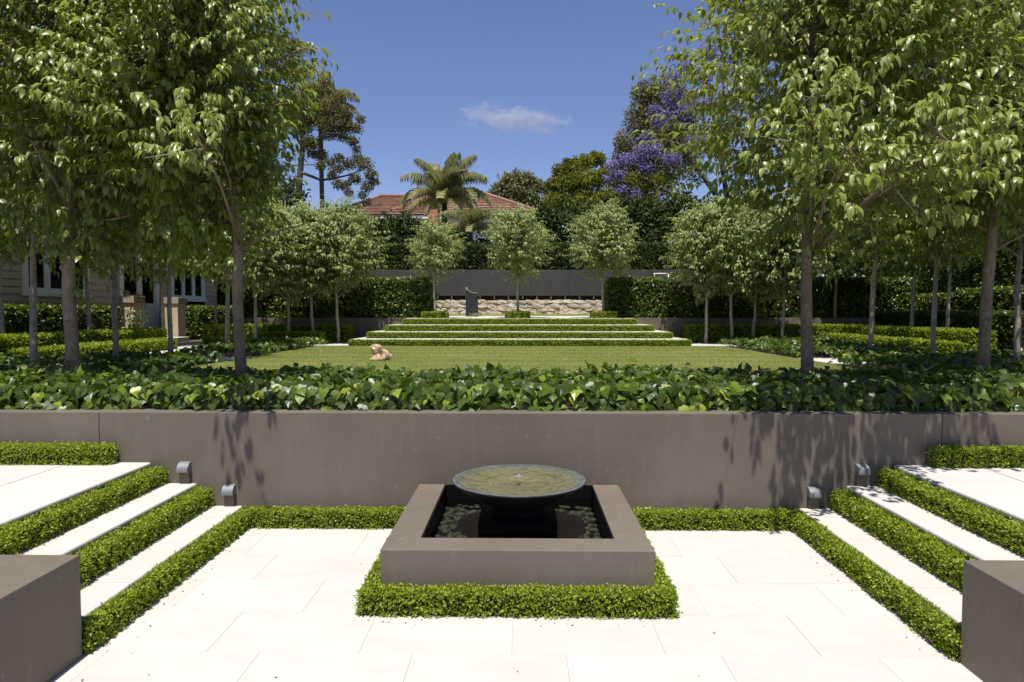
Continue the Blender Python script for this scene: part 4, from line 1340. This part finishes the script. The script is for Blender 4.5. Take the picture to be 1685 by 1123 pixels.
def hip_roof(x0, x1, y0, y1, ze, zr, rx0, rx1):
    ym = (y0 + y1) / 2
    tiled_slope('roof_tiles', (x0, y0, ze), (x1, y0, ze), (rx0, ym, zr), (rx1, ym, zr), 13)
    tiled_slope('roof_tiles', (x0, y1, ze), (x0, y0, ze), (rx0, ym, zr), (rx0, ym - 0.01, zr), 13)
    tiled_slope('roof_tiles', (x1, y0, ze), (x1, y1, ze), (rx1, ym - 0.01, zr), (rx1, ym, zr), 13)
    MB().prism([(x0 + 0.05, ze - 0.03), (rx0, zr - 0.1), (rx1, zr - 0.1), (x1 - 0.05, ze - 0.03)], 'y', ym - 0.3, ym + 0.3).build('roof_frame', 'dark_bark', hs)
    MB().box(x0 + 0.02, x1 - 0.02, y0 + 0.03, y1, ze - 0.22, ze - 0.02).build('eave', 'white_paint', hs)
    for a, b in (((x0, y0, ze), (rx0, ym, zr)), ((x1, y0, ze), (rx1, ym, zr)), ((rx0, ym, zr), (rx1, ym, zr))):
        MB().tube([Vector(a) + Vector((0, 0, 0.08)), Vector(b) + Vector((0, 0, 0.10))], 0.12, 8).build('ridge_cap', 'terracotta', hs)


hip_roof(-12.4, -5.2, -1.2, 7.0, 6.96, 8.78, -9.9, -6.9)
hip_roof(-8.6, 0.9, -0.2, 9.5, 7.3, 9.5, -5.6, -3.6)
ch = thing('brick_chimney', 'tall orange brick chimney rising behind the palm fronds', 'chimney', (at(712, 300, 43)[0], 43.6, 7.2))
CHX = 0.30
for i in range(28):        # brick courses
    MB().box(-CHX, CHX, -0.32, 0.32, i * 0.125, i * 0.125 + 0.108, 0.01, 1).build('brick_course', 'chimney_brick', ch)
MB().box(-CHX + 0.02, CHX - 0.02, -0.30, 0.30, 0, 3.49).build('mortar_core', 'sandstone_joint', ch)
MB().box(-CHX - 0.07, CHX + 0.07, -0.38, 0.38, 3.5, 3.66, 0.01).build('chimney_cap', 'chimney_brick', ch)

# trees on the right: casuarina, jacaranda, bright tree, far tree
D = 46
t_ = thing('casuarina_tree', 'tall dense olive-brown tree behind the jacaranda', 'tree', (*at(1060, 500, D)[:2], 0.8))
limbs(t_, [([at(1060, 520, D), at(1058, 380, D), at(1062, 240, D), at(1068, 160, D)], 0.4, 0.1), ([at(1058, 380, D), at(1040, 310, D), at(1025, 250, D)], 0.15, 0.04), ([at(1060, 300, D), at(1085, 240, D), at(1095, 190, D)], 0.15, 0.04)], 'dark_bark')
foliage(t_, 'foliage', 'casuarina_leaf', cl([(1058, 165, 26, 0), (1050, 205, 30, 0), (1080, 180, 32, 0), (1100, 160, 28, 0), (1060, 245, 34, 0), (1035, 265, 26, 0), (1022, 240, 18, -1), (1018, 270, 18, -1), (1012, 300, 20, -1), (1085, 225, 36, 0), (1045, 300, 36, 0), (1080, 285, 40, 0), (1120, 190, 34, 1), (1120, 250, 40, 1), (1065, 345, 40, 0), (1015, 340, 26, 0)], D, 1.15), 36000, 0.20, 52, w=0.45, shell=0.7)
D = 34
t_ = thing('jacaranda_tree', 'jacaranda in full purple flower behind the right tree crown', 'tree', (*at(1185, 500, D)[:2], 0.8))
limbs(t_, [([at(1195, 520, D), at(1193, 430, D), at(1190, 360, D), at(1196, 330, D)], 0.30, 0.18), ([at(1192, 350, D), at(1150, 290, D), at(1110, 240, D), at(1090, 190, D)], 0.15, 0.04), ([at(1190, 365, D), at(1120, 330, D), at(1060, 300, D), at(1020, 285, D)], 0.14, 0.03),
           ([at(1194, 340, D), at(1180, 260, D), at(1165, 180, D), at(1150, 110, D)], 0.14, 0.04), ([at(1196, 335, D), at(1230, 260, D), at(1260, 200, D)], 0.14, 0.04), ([at(1190, 370, D), at(1130, 345, D), at(1080, 335, D)], 0.10, 0.03)], 'dark_bark')
foliage(t_, 'blossom', 'jacaranda_flower', cl([(1100, 165, 22, 0), (1085, 200, 24, 0), (1075, 185, 14, 0), (1110, 140, 20, 0), (1130, 120, 22, 0), (1150, 135, 20, 0), (1160, 100, 22, 0), (1190, 115, 24, 0), (1115, 190, 22, 0), (1150, 180, 24, 0), (1060, 230, 14, -1), (1050, 255, 18, -1), (1030, 265, 18, -1), (1005, 275, 14, -1), (1015, 290, 16, -1), (1070, 250, 20, -1),
                                              (1060, 280, 16, -1), (1100, 265, 20, 0), (1140, 240, 24, 0), (1020, 315, 12, -1), (1045, 320, 12, -1), (1000, 296, 10, -1), (1110, 383, 7, -2), (1122, 378, 6, -2), (1200, 170, 26, 0), (1230, 150, 24, 0), (1260, 200, 26, 0)], D, 0.75), 11500, 0.14, 53, w=0.55, shell=0.62)
foliage(t_, 'foliage', 'bright_tree_leaf', cl([(1040, 295, 16, 0), (1055, 305, 18, 0), (1075, 300, 18, 0), (1100, 300, 22, 1), (1140, 290, 26, 1), (1100, 220, 20, 1), (1180, 250, 26, 1)], D), 1700, 0.15, 54)
D = 40
t_ = thing('bright_tree', 'yellow-green bushy tree left of the jacaranda', 'tree', (*at(950, 500, D)[:2], 0.8))
limbs(t_, [([at(950, 520, D), at(950, 420, D), at(948, 330, D), at(950, 280, D)], 0.3, 0.08), ([at(950, 380, D), at(925, 330, D), at(915, 300, D)], 0.12, 0.04), ([at(950, 370, D), at(980, 320, D), at(988, 280, D)], 0.12, 0.04)], 'dark_bark')
foliage(t_, 'foliage', 'bright_tree_leaf', cl([(925, 285, 18, 0), (945, 275, 18, 0), (965, 270, 18, 0), (985, 265, 14, 0), (912, 305, 18, 0), (935, 305, 22, -1), (960, 300, 24, -1), (985, 295, 20, -1), (910, 328, 18, 0), (930, 335, 24, -1), (960, 335, 28, -1), (990, 330, 26, -1), (995, 285, 12, 0), (976, 258, 8, 0), (933, 270, 9, 0), (920, 350, 24, 0)], D), 16000, 0.17, 55)
D = 62
t_ = thing('far_tree', 'small grey-green tree beyond the terrace trees, right of the roof', 'tree', (*at(850, 500, D)[:2], 0.8))
limbs(t_, [([at(850, 520, D), at(850, 400, D), at(848, 330, D), at(850, 300, D)], 0.35, 0.1), ([at(850, 340, D), at(825, 315, D), at(815, 305, D)], 0.12, 0.05), ([at(850, 340, D), at(875, 315, D), at(885, 305, D)], 0.12, 0.05)], 'dark_bark')
foliage(t_, 'foliage', 'far_leaf', cl([(850, 295, 16, 0), (835, 300, 16, 0), (868, 298, 15, 0), (820, 312, 14, 0), (882, 306, 14, 0), (850, 315, 22, 0), (895, 312, 10, 0), (812, 320, 9, 0), (870, 325, 22, 0), (835, 335, 20, 0), (890, 340, 20, 0)], D), 5000, 0.34, 56)

# dense dark evergreens behind the screens and the right-hand beds
dark = [('dark conifer screen left of the terrace trees', 640, 400, 29, [(588, 380, 24, 0), (612, 374, 22, 0), (640, 374, 24, 0), (668, 370, 22, 0), (688, 376, 14, 0), (600, 410, 34, 0), (640, 405, 34, 0), (680, 400, 30, 0), (700, 385, 18, 0), (620, 440, 30, 0), (660, 440, 30, 0), (700, 430, 26, 0)]),
        ('dark evergreen shrub mass behind the middle terrace tree', 900, 400, 31, [(880, 380, 26, 0), (900, 360, 24, 0), (925, 375, 30, 0), (900, 410, 34, 0), (860, 425, 24, 0), (840, 430, 20, 0), (945, 400, 30, 0), (930, 350, 22, 1), (800, 435, 18, 0), (765, 440, 16, 0), (820, 415, 16, 0), (745, 425, 16, 0), (760, 400, 16, 0), (742, 385, 13, 0), (795, 405, 15, 0), (722, 395, 14, 0)]),
        ('dark evergreen mass under the jacaranda', 1060, 400, 31, [(970, 360, 28, 1), (1000, 350, 30, 0), (1030, 355, 32, 0), (1060, 360, 34, 0), (1090, 365, 34, 0), (1120, 350, 34, 0), (1160, 355, 30, 0), (1020, 400, 40, 0), (1070, 405, 40, 0), (1120, 405, 40, 0), (1170, 400, 40, 0), (1000, 425, 30, 0), (1150, 430, 40, 0), (1210, 380, 40, 0), (1225, 340, 30, 1)]),
        ('dark tree closing the view behind the right hedge', 1500, 300, 27, [(1250, 430, 50, 0), (1310, 440, 55, 0), (1280, 380, 60, 0), (1340, 330, 70, 0), (1420, 320, 80, 0), (1500, 300, 90, 0), (1590, 300, 90, 0), (1660, 280, 90, 0), (1720, 330, 100, 0), (1380, 420, 70, 0), (1480, 420, 80, 0), (1600, 420, 90, 0), (1560, 200, 80, 0), (1680, 180, 90, 0), (1440, 240, 60, 0)]),
        ('dark tree closing the view past the house corner', 430, 330, 31, [(360, 330, 50, 0), (420, 320, 46, 0), (470, 340, 44, 0), (530, 380, 34, 0), (400, 390, 56, 0), (470, 400, 50, 0), (340, 260, 46, 0), (540, 420, 34, 0), (430, 440, 40, 0), (300, 300, 50, 0), (400, 240, 40, 0)])]
for k, (lab, px, py, D, lst) in enumerate(dark):
    t_ = thing('evergreen_tree', lab, 'tree', (*at(px, py, D)[:2], 0.8))
    b0 = at(px, 500, D)
    lines = [([(b0[0], D, 0.8), (b0[0], D, at(px, py, D)[2])], 0.25, 0.08)]
    for (x, y, r_, dd) in lst[1:6]:
        lines.append(([(b0[0], D, 1.8), ((b0[0] + at(x, y, D)[0]) / 2, D, (1.8 + at(x, y, D)[2]) / 2 + 0.2), at(x, y, D)], 0.08, 0.03))
    limbs(t_, lines, 'dark_bark')
    C = cl([(x, y, r_, dd) for x, y, r_, dd in lst], D, 1.0)
    area = sum(c_[3] ** 2 for c_ in C)
    foliage(t_, 'foliage', 'conifer_leaf', C, int(min(15000, area * 900)), 0.24 if D > 28 else 0.26, 70 + k, w=0.34 if k in (0,) else 0.5, shell=0.8)

# clipped dark hedge along the top of the screens
hedge('dark_hedge', 'dark clipped hedge rising above the charcoal screens', 'hedge', [(-9.0, 6.6, 24.6, 25.7, 1.5, 4.02)], 0.085, 640, 'conifer_leaf', amp=0.05, core=0.07, tint_hi=1.0)

# ------------------------------------------------------------------ sandstone wall, charcoal screens
sw = thing('sandstone_wall', 'low rubble sandstone wall under the charcoal screens', 'wall', (0, 24.0, tz + 0.06))
MB().box(-8.2, 6.8, 0.10, 0.40, -0.1, 0.50).build('wall_core', 'sandstone_joint', sw)
stones = []
for k in range(7):
    r = np.random.default_rng(300 + k)
    bm = bmesh.new()
    bmesh.ops.create_cube(bm, size=1)
    bmesh.ops.subdivide_edges(bm, edges=bm.edges[:], cuts=1, use_grid_fill=True)
    for v in bm.verts:
        s = 0.90 if abs(v.co.x) + abs(v.co.z) > 0.9 else 1.0
        v.co = Vector((v.co.x * s + r.uniform(-.07, .07), v.co.y + r.uniform(-.10, .10), v.co.z * s + r.uniform(-.08, .08)))
    me = bpy.data.meshes.new('stone')
    bm.to_mesh(me)
    bm.free()
    me.materials.append(MATS['rubble_sandstone'])
    stones.append(me)
rs = random.Random(9)
zrow = 0.0
for row, hgt in enumerate((0.13, 0.12, 0.145, 0.115)):
    x = -4.6 + rs.uniform(0, 0.2)
    while x < 4.5:
        w = rs.uniform(0.14, 0.42)
        o = bpy.data.objects.new('stone', rs.choice(stones))
        o.location = (x + w / 2, 0.055 + rs.uniform(-0.02, 0.025), zrow + hgt / 2 + rs.uniform(-0.012, 0.012))
        o.scale = (w * 1.06, 0.15, hgt * rs.uniform(1.02, 1.18))
        o.rotation_euler = (0, rs.uniform(-0.10, 0.10), rs.uniform(-0.05, 0.05))
        finish(o, parent=sw)
        x += w + 0.012
    zrow += hgt
sf = thing('screen_fence', 'charcoal panel screens on short posts above the sandstone wall', 'fence', (0, 24.12, 1.6))
for k in range(29):
    x = -7.0 + k * 0.5
    MB().box(x - 0.018, x + 0.018, -0.02, 0.02, 0.44, 0.63, 0.003, 1).build('post', 'screen_post', sf)
for k in range(8):
    x = -7.1 + k * 1.75
    MB().box(x, x + 1.744, -0.03, 0.0, 0.56, 1.46, 0.004, 1).build('screen_panel', 'screen_panel', sf)
MB().box(-7.1, 6.9, 0.25, 0.30, 0.30, 0.60).build('kickboard', 'iron', sf)
gf = thing('metal_frame', 'pale thin metal frame standing behind the hedge, right of the screens', 'frame', (*at(1086, 455, 22)[:2], tz))
zb, zt = at(0, 462, 22)[2] - tz, at(0, 451, 22)[2] - tz
for a, b in (((-0.22, 0, 0), (-0.22, 0, zt)), ((0.24, 0, 0), (0.24, 0, zt)), ((-0.22, 0, zt), (0.24, 0, zt)), ((-0.22, 0, zb), (0.24, 0, zb))):
    MB().tube([a, b], 0.018, 6).build('bar', 'white_paint', gf)

# ------------------------------------------------------------------ slate monolith
mo = thing('monolith', 'black slate monolith with a scooped top, before the sandstone wall', 'sculpture', (at(776.5, 500, 20)[0], 20.0, tz + 0.02))
w2 = 0.175
arc = [(w2 - 2 * w2 * t, 0.66 + 0.02 + 0.16 * (t ** 2.0) + 0.02 * (1 - t) ** 3) for t in np.linspace(0, 1, 12)]
MB().prism([(-w2, 0), (w2, 0)] + [(x, z - 0.02) for x, z in arc], 'y', -0.10, 0.10).build('slab', 'slate', mo)
MB().prism([(x, z - 0.018) for x, z in arc] + [(x, z + 0.006) for x, z in reversed(arc)], 'y', -0.102, 0.102).build('pale_edge', 'pale_slate', mo)
MB().box(-w2 - 0.004, -w2 + 0.05, -0.103, 0.103, 0.775, 0.855, 0.006).build('pale_tip', 'pale_slate', mo)
sp = thing('foot_plant', 'little pale tufts of plant at the foot of the black monolith', 'plant', (at(783, 500, 19.8)[0], 19.8, tz + 0.03))
r = np.random.default_rng(77)
m = 120
P = np.stack([r.normal(0.02, 0.10, m), r.normal(0, 0.05, m), np.abs(r.normal(0.02, 0.03, m))], 1)
finish(bpy.data.objects.new('foliage', leaf_mesh('foliage', leaf_quad(0.4), P, r.normal(0, 0.6, (m, 3)) + np.array([0, 0, 1.0]), r.normal(0, 1, (m, 3)), np.full(m, 0.06), np.full(m, 1.0), 'far_leaf')), kind='stuff', parent=sp)

# ------------------------------------------------------------------ weatherboard house on the left (faces +X)
HX = -11.0
wh = thing('weatherboard_house', 'taupe weatherboard house behind the trees at the left, with white windows', 'house', (HX, 0, LAWN))
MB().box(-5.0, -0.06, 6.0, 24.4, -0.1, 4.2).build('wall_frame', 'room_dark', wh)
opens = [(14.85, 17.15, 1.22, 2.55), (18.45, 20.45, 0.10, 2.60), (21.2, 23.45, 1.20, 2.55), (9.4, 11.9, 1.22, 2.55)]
bh = 0.165
for i in range(20):
    z0 = 1.02 + i * bh
    segs = [(6.0, 24.4)]
    for (a, b, c0, c1) in opens:
        if z0 + bh > c0 - 0.02 and z0 < c1 + 0.02:
            segs = [s2 for s in segs for s2 in ((s[0], min(s[1], a)), (max(s[0], b), s[1])) if s2[1] - s2[0] > 0.02]
    for a, b in segs:
        MB().prism([(-0.05, z0), (0.030, z0 + 0.002), (0.002, z0 + bh + 0.012), (-0.05, z0 + bh + 0.012)], 'y', a, b).build('weatherboard', 'taupe_board', wh)
MB().box(-0.06, 0.05, 6.0, 18.44, 0.86, 1.02, 0.006).build('plinth_ledge', 'taupe_plinth', wh)
MB().box(-0.06, 0.05, 20.46, 24.4, 0.86, 1.02, 0.006).build('plinth_ledge', 'taupe_plinth', wh)
MB().box(-0.06, 0.0, 6.0, 18.44, -0.1, 0.858).build('plinth', 'taupe_plinth', wh)
MB().box(-0.06, 0.0, 20.46, 24.4, -0.1, 0.858).build('plinth', 'taupe_plinth', wh)
MB().prism([(-5.2, 4.2), (0.7, 4.2), (0.7, 4.3), (-2.2, 5.6), (-5.2, 4.3)], 'y', 5.6, 24.9).build('roof', 'terracotta', wh)


def casement(y0, y1, z0, z1, n):
    w = MB()
    w.box(-0.05, 0.045, y0, y0 + 0.10, z0, z1)
    w.box(-0.05, 0.045, y1 - 0.10, y1, z0, z1)
    w.box(-0.05, 0.045, y0 + 0.10, y1 - 0.10, z1 - 0.10, z1)
    w.box(-0.05, 0.075, y0 - 0.04, y1 + 0.04, z0 - 0.07, z0 - 0.002)
    wf = w.build('window', 'white_paint', wh)
    pw = (y1 - y0 - 0.20) / n
    for k in range(n):
        a, b = y0 + 0.10 + pw * k + 0.004, y0 + 0.10 + pw * (k + 1) - 0.004
        s = MB()
        t_ = 0.085
        s.box(-0.03, 0.03, a, a + t_, z0 + 0.004, z1 - 0.104)
        s.box(-0.03, 0.03, b - t_, b, z0 + 0.004, z1 - 0.104)
        s.box(-0.03, 0.03, a + t_, b - t_, z0 + 0.004, z0 + 0.12)
        s.box(-0.03, 0.03, a + t_, b - t_, z1 - 0.20, z1 - 0.104)
        s.build('sash', 'white_paint', wf)
        MB().box(-0.004, 0.002, a + t_ - 0.005, b - t_ + 0.005, z0 + 0.115, z1 - 0.195).build('pane', 'glass', wf)
        if k != 1:
            MB().box(-0.052, -0.045, a + t_ - 0.01, a + t_ + (b - a) * (0.20 if k == 0 else 0.15), z0 + 0.05, z1 - 0.19).build('curtain', 'curtain', wf)


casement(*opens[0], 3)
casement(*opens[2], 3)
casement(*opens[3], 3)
# double glazed door
y0, y1, z0, z1 = opens[1]
d = MB()
d.box(-0.05, 0.05, y0, y0 + 0.11, z0 - 0.02, z1)
d.box(-0.05, 0.05, y1 - 0.11, y1, z0 - 0.02, z1)
d.box(-0.05, 0.05, y0 + 0.11, y1 - 0.11, z1 - 0.10, z1)
d.build('door_frame', 'white_paint', wh)
pw = (y1 - y0 - 0.22) / 2
for k in (0, 1):
    a, b = y0 + 0.11 + pw * k + 0.003, y0 + 0.11 + pw * (k + 1) - 0.003
    s = MB()
    s.box(-0.025, 0.025, a, a + 0.12, z0, z1 - 0.104)
    s.box(-0.025, 0.025, b - 0.12, b, z0, z1 - 0.104)
    s.box(-0.025, 0.025, a + 0.12, b - 0.12, z1 - 0.24, z1 - 0.104)
    s.box(-0.025, 0.025, a + 0.12, b - 0.12, z0, z0 + 0.16)
    s.box(-0.025, 0.025, a + 0.12, b - 0.12, z0 + 0.82, z0 + 0.94)
    dr = s.build('door', 'cream_paint', wh)
    for q in range(4):
        MB().box(-0.012, 0.012, a + 0.12, b - 0.12, z0 + 0.162 + q * 0.1645, z0 + 0.162 + q * 0.1645 + 0.159, 0.003, 1).build('door_board', 'cream_paint', dr)
    MB().box(-0.004, 0.002, a + 0.115, b - 0.115, z0 + 0.935, z1 - 0.235).build('pane', 'glass', dr)
    hy = b - 0.05 if k == 0 else a + 0.05
    h_ = MB()
    h_.box(0.025, 0.036, hy - 0.022, hy + 0.022, z0 + 0.98, z0 + 1.20, 0.003, 1)
    h_.tube([(0.036, hy, z0 + 1.12), (0.075, hy, z0 + 1.12), (0.078, hy + (-0.10 if k == 0 else 0.10), z0 + 1.12)], 0.009, 6)
    h_.build('handle', 'brass', dr)
structure('doorstep', MB().box(HX + 0.06, HX + 1.6, 17.95, 19.1, 0.7, 0.89, 0.006), 'cream_sandstone')
for (px_, py_, lab) in ((-10.15, 17.5, 'taupe rendered pier with a flat cap left of the white door'), (-10.0, 19.45, 'cream rendered pier with a flat cap right of the white door')):
    pr = thing('door_pier', lab, 'pier', (px_, py_, LAWN), group='rendered piers flanking the door')
    MB().box(-0.22, 0.22, -0.22, 0.22, -0.02, 1.02, 0.004).build('shaft', 'taupe_board', pr)
    MB().box(-0.26, 0.26, -0.26, 0.26, 1.022, 1.20, 0.006).build('cap', 'taupe_plinth', pr)
wf = thing('wire_plant_stand', 'thin bent wire stand in front of the white door', 'plant stand', (-9.9, 16.9, LAWN))
for a, b in (((-0.05, -0.30, 0), (0.0, -0.45, 0.82)), ((0.0, -0.45, 0.82), (0.0, 0.10, 0.82)), ((0.0, 0.10, 0.82), (0.05, 0.45, 0.0)), ((0.0, -0.10, 0.82), (-0.02, -0.35, 0.4)), ((-0.02, -0.35, 0.4), (0.0, 0.0, 0.0))):
    MB().tube([a, b], 0.011, 6).build('wire', 'iron', wf)
cb = thing('climber', 'small trailing climber on the taupe pier beside the white door', 'plant', (-9.85, 17.1, LAWN))
r = np.random.default_rng(78)
m = 110
P = np.stack([r.normal(0.0, 0.12, m), r.normal(0, 0.14, m), r.uniform(0.05, 0.85, m)], 1)
finish(bpy.data.objects.new('foliage', leaf_mesh('foliage', CURL, P, r.normal(0, 0.6, (m, 3)) + np.array([0.3, -0.2, -0.6]), r.normal(0, 0.5, (m, 3)) + np.array([0.6, -0.5, 0.5]), np.full(m, 0.11), r.random(m) * 0.5, 'laurel_leaf')), kind='stuff', parent=cb)

# ------------------------------------------------------------------ the little dog on the lawn
dg = thing('dog', 'small cream curly-coated dog lying on the lawn, head turned to the left', 'dog', (-2.36, 11.15, LAWN))
joints = [  # x (left is -), y (towards the viewer is -), z, radius
    (0.105, 0.07, 0.085, 0.072), (0.055, 0.035, 0.098, 0.080), (0.0, 0.0, 0.112, 0.078), (-0.030, -0.025, 0.150, 0.060), (-0.035, -0.040, 0.212, 0.070), (-0.062, -0.085, 0.196, 0.026), (-0.080, -0.112, 0.190, 0.019),
    (-0.045, -0.055, 0.062, 0.034), (-0.062, -0.120, 0.026, 0.023), (-0.090, -0.185, 0.020, 0.019), (0.020, -0.060, 0.060, 0.033), (0.010, -0.130, 0.026, 0.022), (-0.015, -0.195, 0.020, 0.019),
    (0.085, -0.01, 0.055, 0.045), (0.060, -0.075, 0.030, 0.026), (0.030, -0.110, 0.022, 0.019), (0.150, 0.11, 0.060, 0.026), (0.185, 0.10, 0.070, 0.022), (0.140, 0.015, 0.045, 0.040),
    (-0.092, -0.020, 0.205, 0.030), (-0.104, -0.028, 0.160, 0.034), (0.022, -0.050, 0.203, 0.030), (0.034, -0.060, 0.158, 0.034), (-0.034, -0.030, 0.258, 0.045)]
edges = [(0, 1), (1, 2), (2, 3), (3, 4), (4, 5), (5, 6), (2, 7), (7, 8), (8, 9), (2, 10), (10, 11), (11, 12), (1, 13), (13, 14), (14, 15), (0, 16), (16, 17), (0, 18), (4, 19), (19, 20), (4, 21), (21, 22), (4, 23)]
me = bpy.data.meshes.new('body')
me.from_pydata([j[:3] for j in joints], edges, [])
ob = bpy.data.objects.new('body', me)
finish(ob, parent=dg)
sk = ob.modifiers.new('skin', 'SKIN')
sk.use_smooth_shade = True
for i, j in enumerate(joints):
    me.skin_vertices[0].data[i].radius = (j[3], j[3])
me.skin_vertices[0].data[1].use_root = True
ob.modifiers.new('smooth', 'SUBSURF').render_levels = 3
tex = bpy.data.textures.new('curls', 'CLOUDS')
tex.noise_scale = 0.022
dm = ob.modifiers.new('curl', 'DISPLACE')
dm.texture = tex
dm.strength = 0.016
dm.mid_level = 0.35
dm.texture_coords = 'LOCAL'
dgm = bpy.context.evaluated_depsgraph_get()
ob.modifiers['smooth'].levels = 3
me2 = bpy.data.meshes.new_from_object(ob.evaluated_get(bpy.context.evaluated_depsgraph_get()))
ob.modifiers.clear()
ob.data = me2
me2.materials.clear()
me2.materials.append(MATS['dog_coat'])

# curly fleece: short tufts all over the body
nv = len(me2.vertices)
co_ = np.zeros(nv * 3)
no_ = np.zeros(nv * 3)
me2.vertices.foreach_get('co', co_)
me2.vertices.foreach_get('normal', no_)
co_, no_ = co_.reshape(-1, 3), no_.reshape(-1, 3)
r = np.random.default_rng(91)
k = r.integers(0, nv, 6500)
face = (np.linalg.norm(co_[k] - np.array([-0.078, -0.112, 0.20]), axis=1) < 0.045)
k = k[~face]
mt = mat_leaf('dog_fleece', [(0, (0.58, 0.42, 0.27)), (0.5, (0.84, 0.72, 0.55)), (1, (0.92, 0.83, 0.68))], 0.9, 0.6, (0.95, 0.84, 0.66), 0.1)
ear_shade = (np.abs(co_[k][:, 0] + 0.035) > 0.05) & (co_[k][:, 2] > 0.13) & (co_[k][:, 2] < 0.22) & (co_[k][:, 1] < 0.0)  # shading of the ears, put into the tint of their tufts
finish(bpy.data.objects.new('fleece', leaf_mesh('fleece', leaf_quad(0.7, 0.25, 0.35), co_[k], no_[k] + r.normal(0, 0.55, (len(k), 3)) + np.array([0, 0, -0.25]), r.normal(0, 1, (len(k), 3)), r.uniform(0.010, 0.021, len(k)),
                                               np.clip(r.beta(2.5, 2, len(k)) - 0.35 * ear_shade, 0, 1), 'dog_fleece')), kind='stuff', parent=dg)


def bead(name, c_, r_, mat):
    MB().lathe([(0, -r_), (r_ * 0.7, -r_ * 0.7), (r_, 0), (r_ * 0.7, r_ * 0.7), (0, r_)], 12, c_).build(name, mat, dg)


bead('nose', (-0.093, -0.133, 0.196), 0.0125, 'dog_nose')
bead('eye', (-0.076, -0.098, 0.228), 0.0085, 'dog_nose')
bead('eye', (-0.028, -0.106, 0.230), 0.0085, 'dog_nose')

# ------------------------------------------------------------------ the cloud
cx, cy, cz = at(842, 201, 900)
cm, nt, b, out = new_mat('cloud_vapour')
nt.nodes.remove(b)
pv = N(nt, 'ShaderNodeVolumePrincipled')
pv.inputs['Color'].default_value = (0.97, 0.97, 0.98, 1)
pv.inputs['Anisotropy'].default_value = 0.2
tc = N(nt, 'ShaderNodeTexCoord')
mp = N(nt, 'ShaderNodeMapping')
mp.inputs['Scale'].default_value = (3.2, 2.0, 1.5)
nt.links.new(tc.outputs['Object'], mp.inputs[0])
nz_ = noise(nt, mp.outputs[0], 1.35, 6, 0.62, 0.7)
ln = N(nt, 'ShaderNodeVectorMath', operation='LENGTH')
nt.links.new(tc.outputs['Object'], ln.inputs[0])
fall = N(nt, 'ShaderNodeMapRange')
fall.inputs[1].default_value, fall.inputs[2].default_value, fall.inputs[3].default_value, fall.inputs[4].default_value = 0.15, 1.0, 0.0, 0.34
nt.links.new(ln.outputs['Value'], fall.inputs[0])
sb = N(nt, 'ShaderNodeMath', operation='SUBTRACT')
nt.links.new(nz_, sb.inputs[0])
nt.links.new(fall.outputs[0], sb.inputs[1])
dr_ = N(nt, 'ShaderNodeMapRange')
dr_.inputs[1].default_value, dr_.inputs[2].default_value, dr_.inputs[3].default_value, dr_.inputs[4].default_value = 0.30, 0.62, 0.0, 0.055
nt.links.new(sb.outputs[0], dr_.inputs[0])
nt.links.new(dr_.outputs[0], pv.inputs['Density'])
nt.links.new(pv.outputs[0], out.inputs['Volume'])
bm = bmesh.new()
bmesh.ops.create_icosphere(bm, subdivisions=3, radius=1)
me = bpy.data.meshes.new('cloud')
bm.to_mesh(me)
bm.free()
me.materials.append(cm)
co = bpy.data.objects.new('cloud', me)
co.location = (cx, cy, cz)
co.scale = (98, 32, 25)
co.rotation_euler = (0, R(6), 0)
finish(co, 'small wispy white cloud alone in the blue sky', 'cloud')
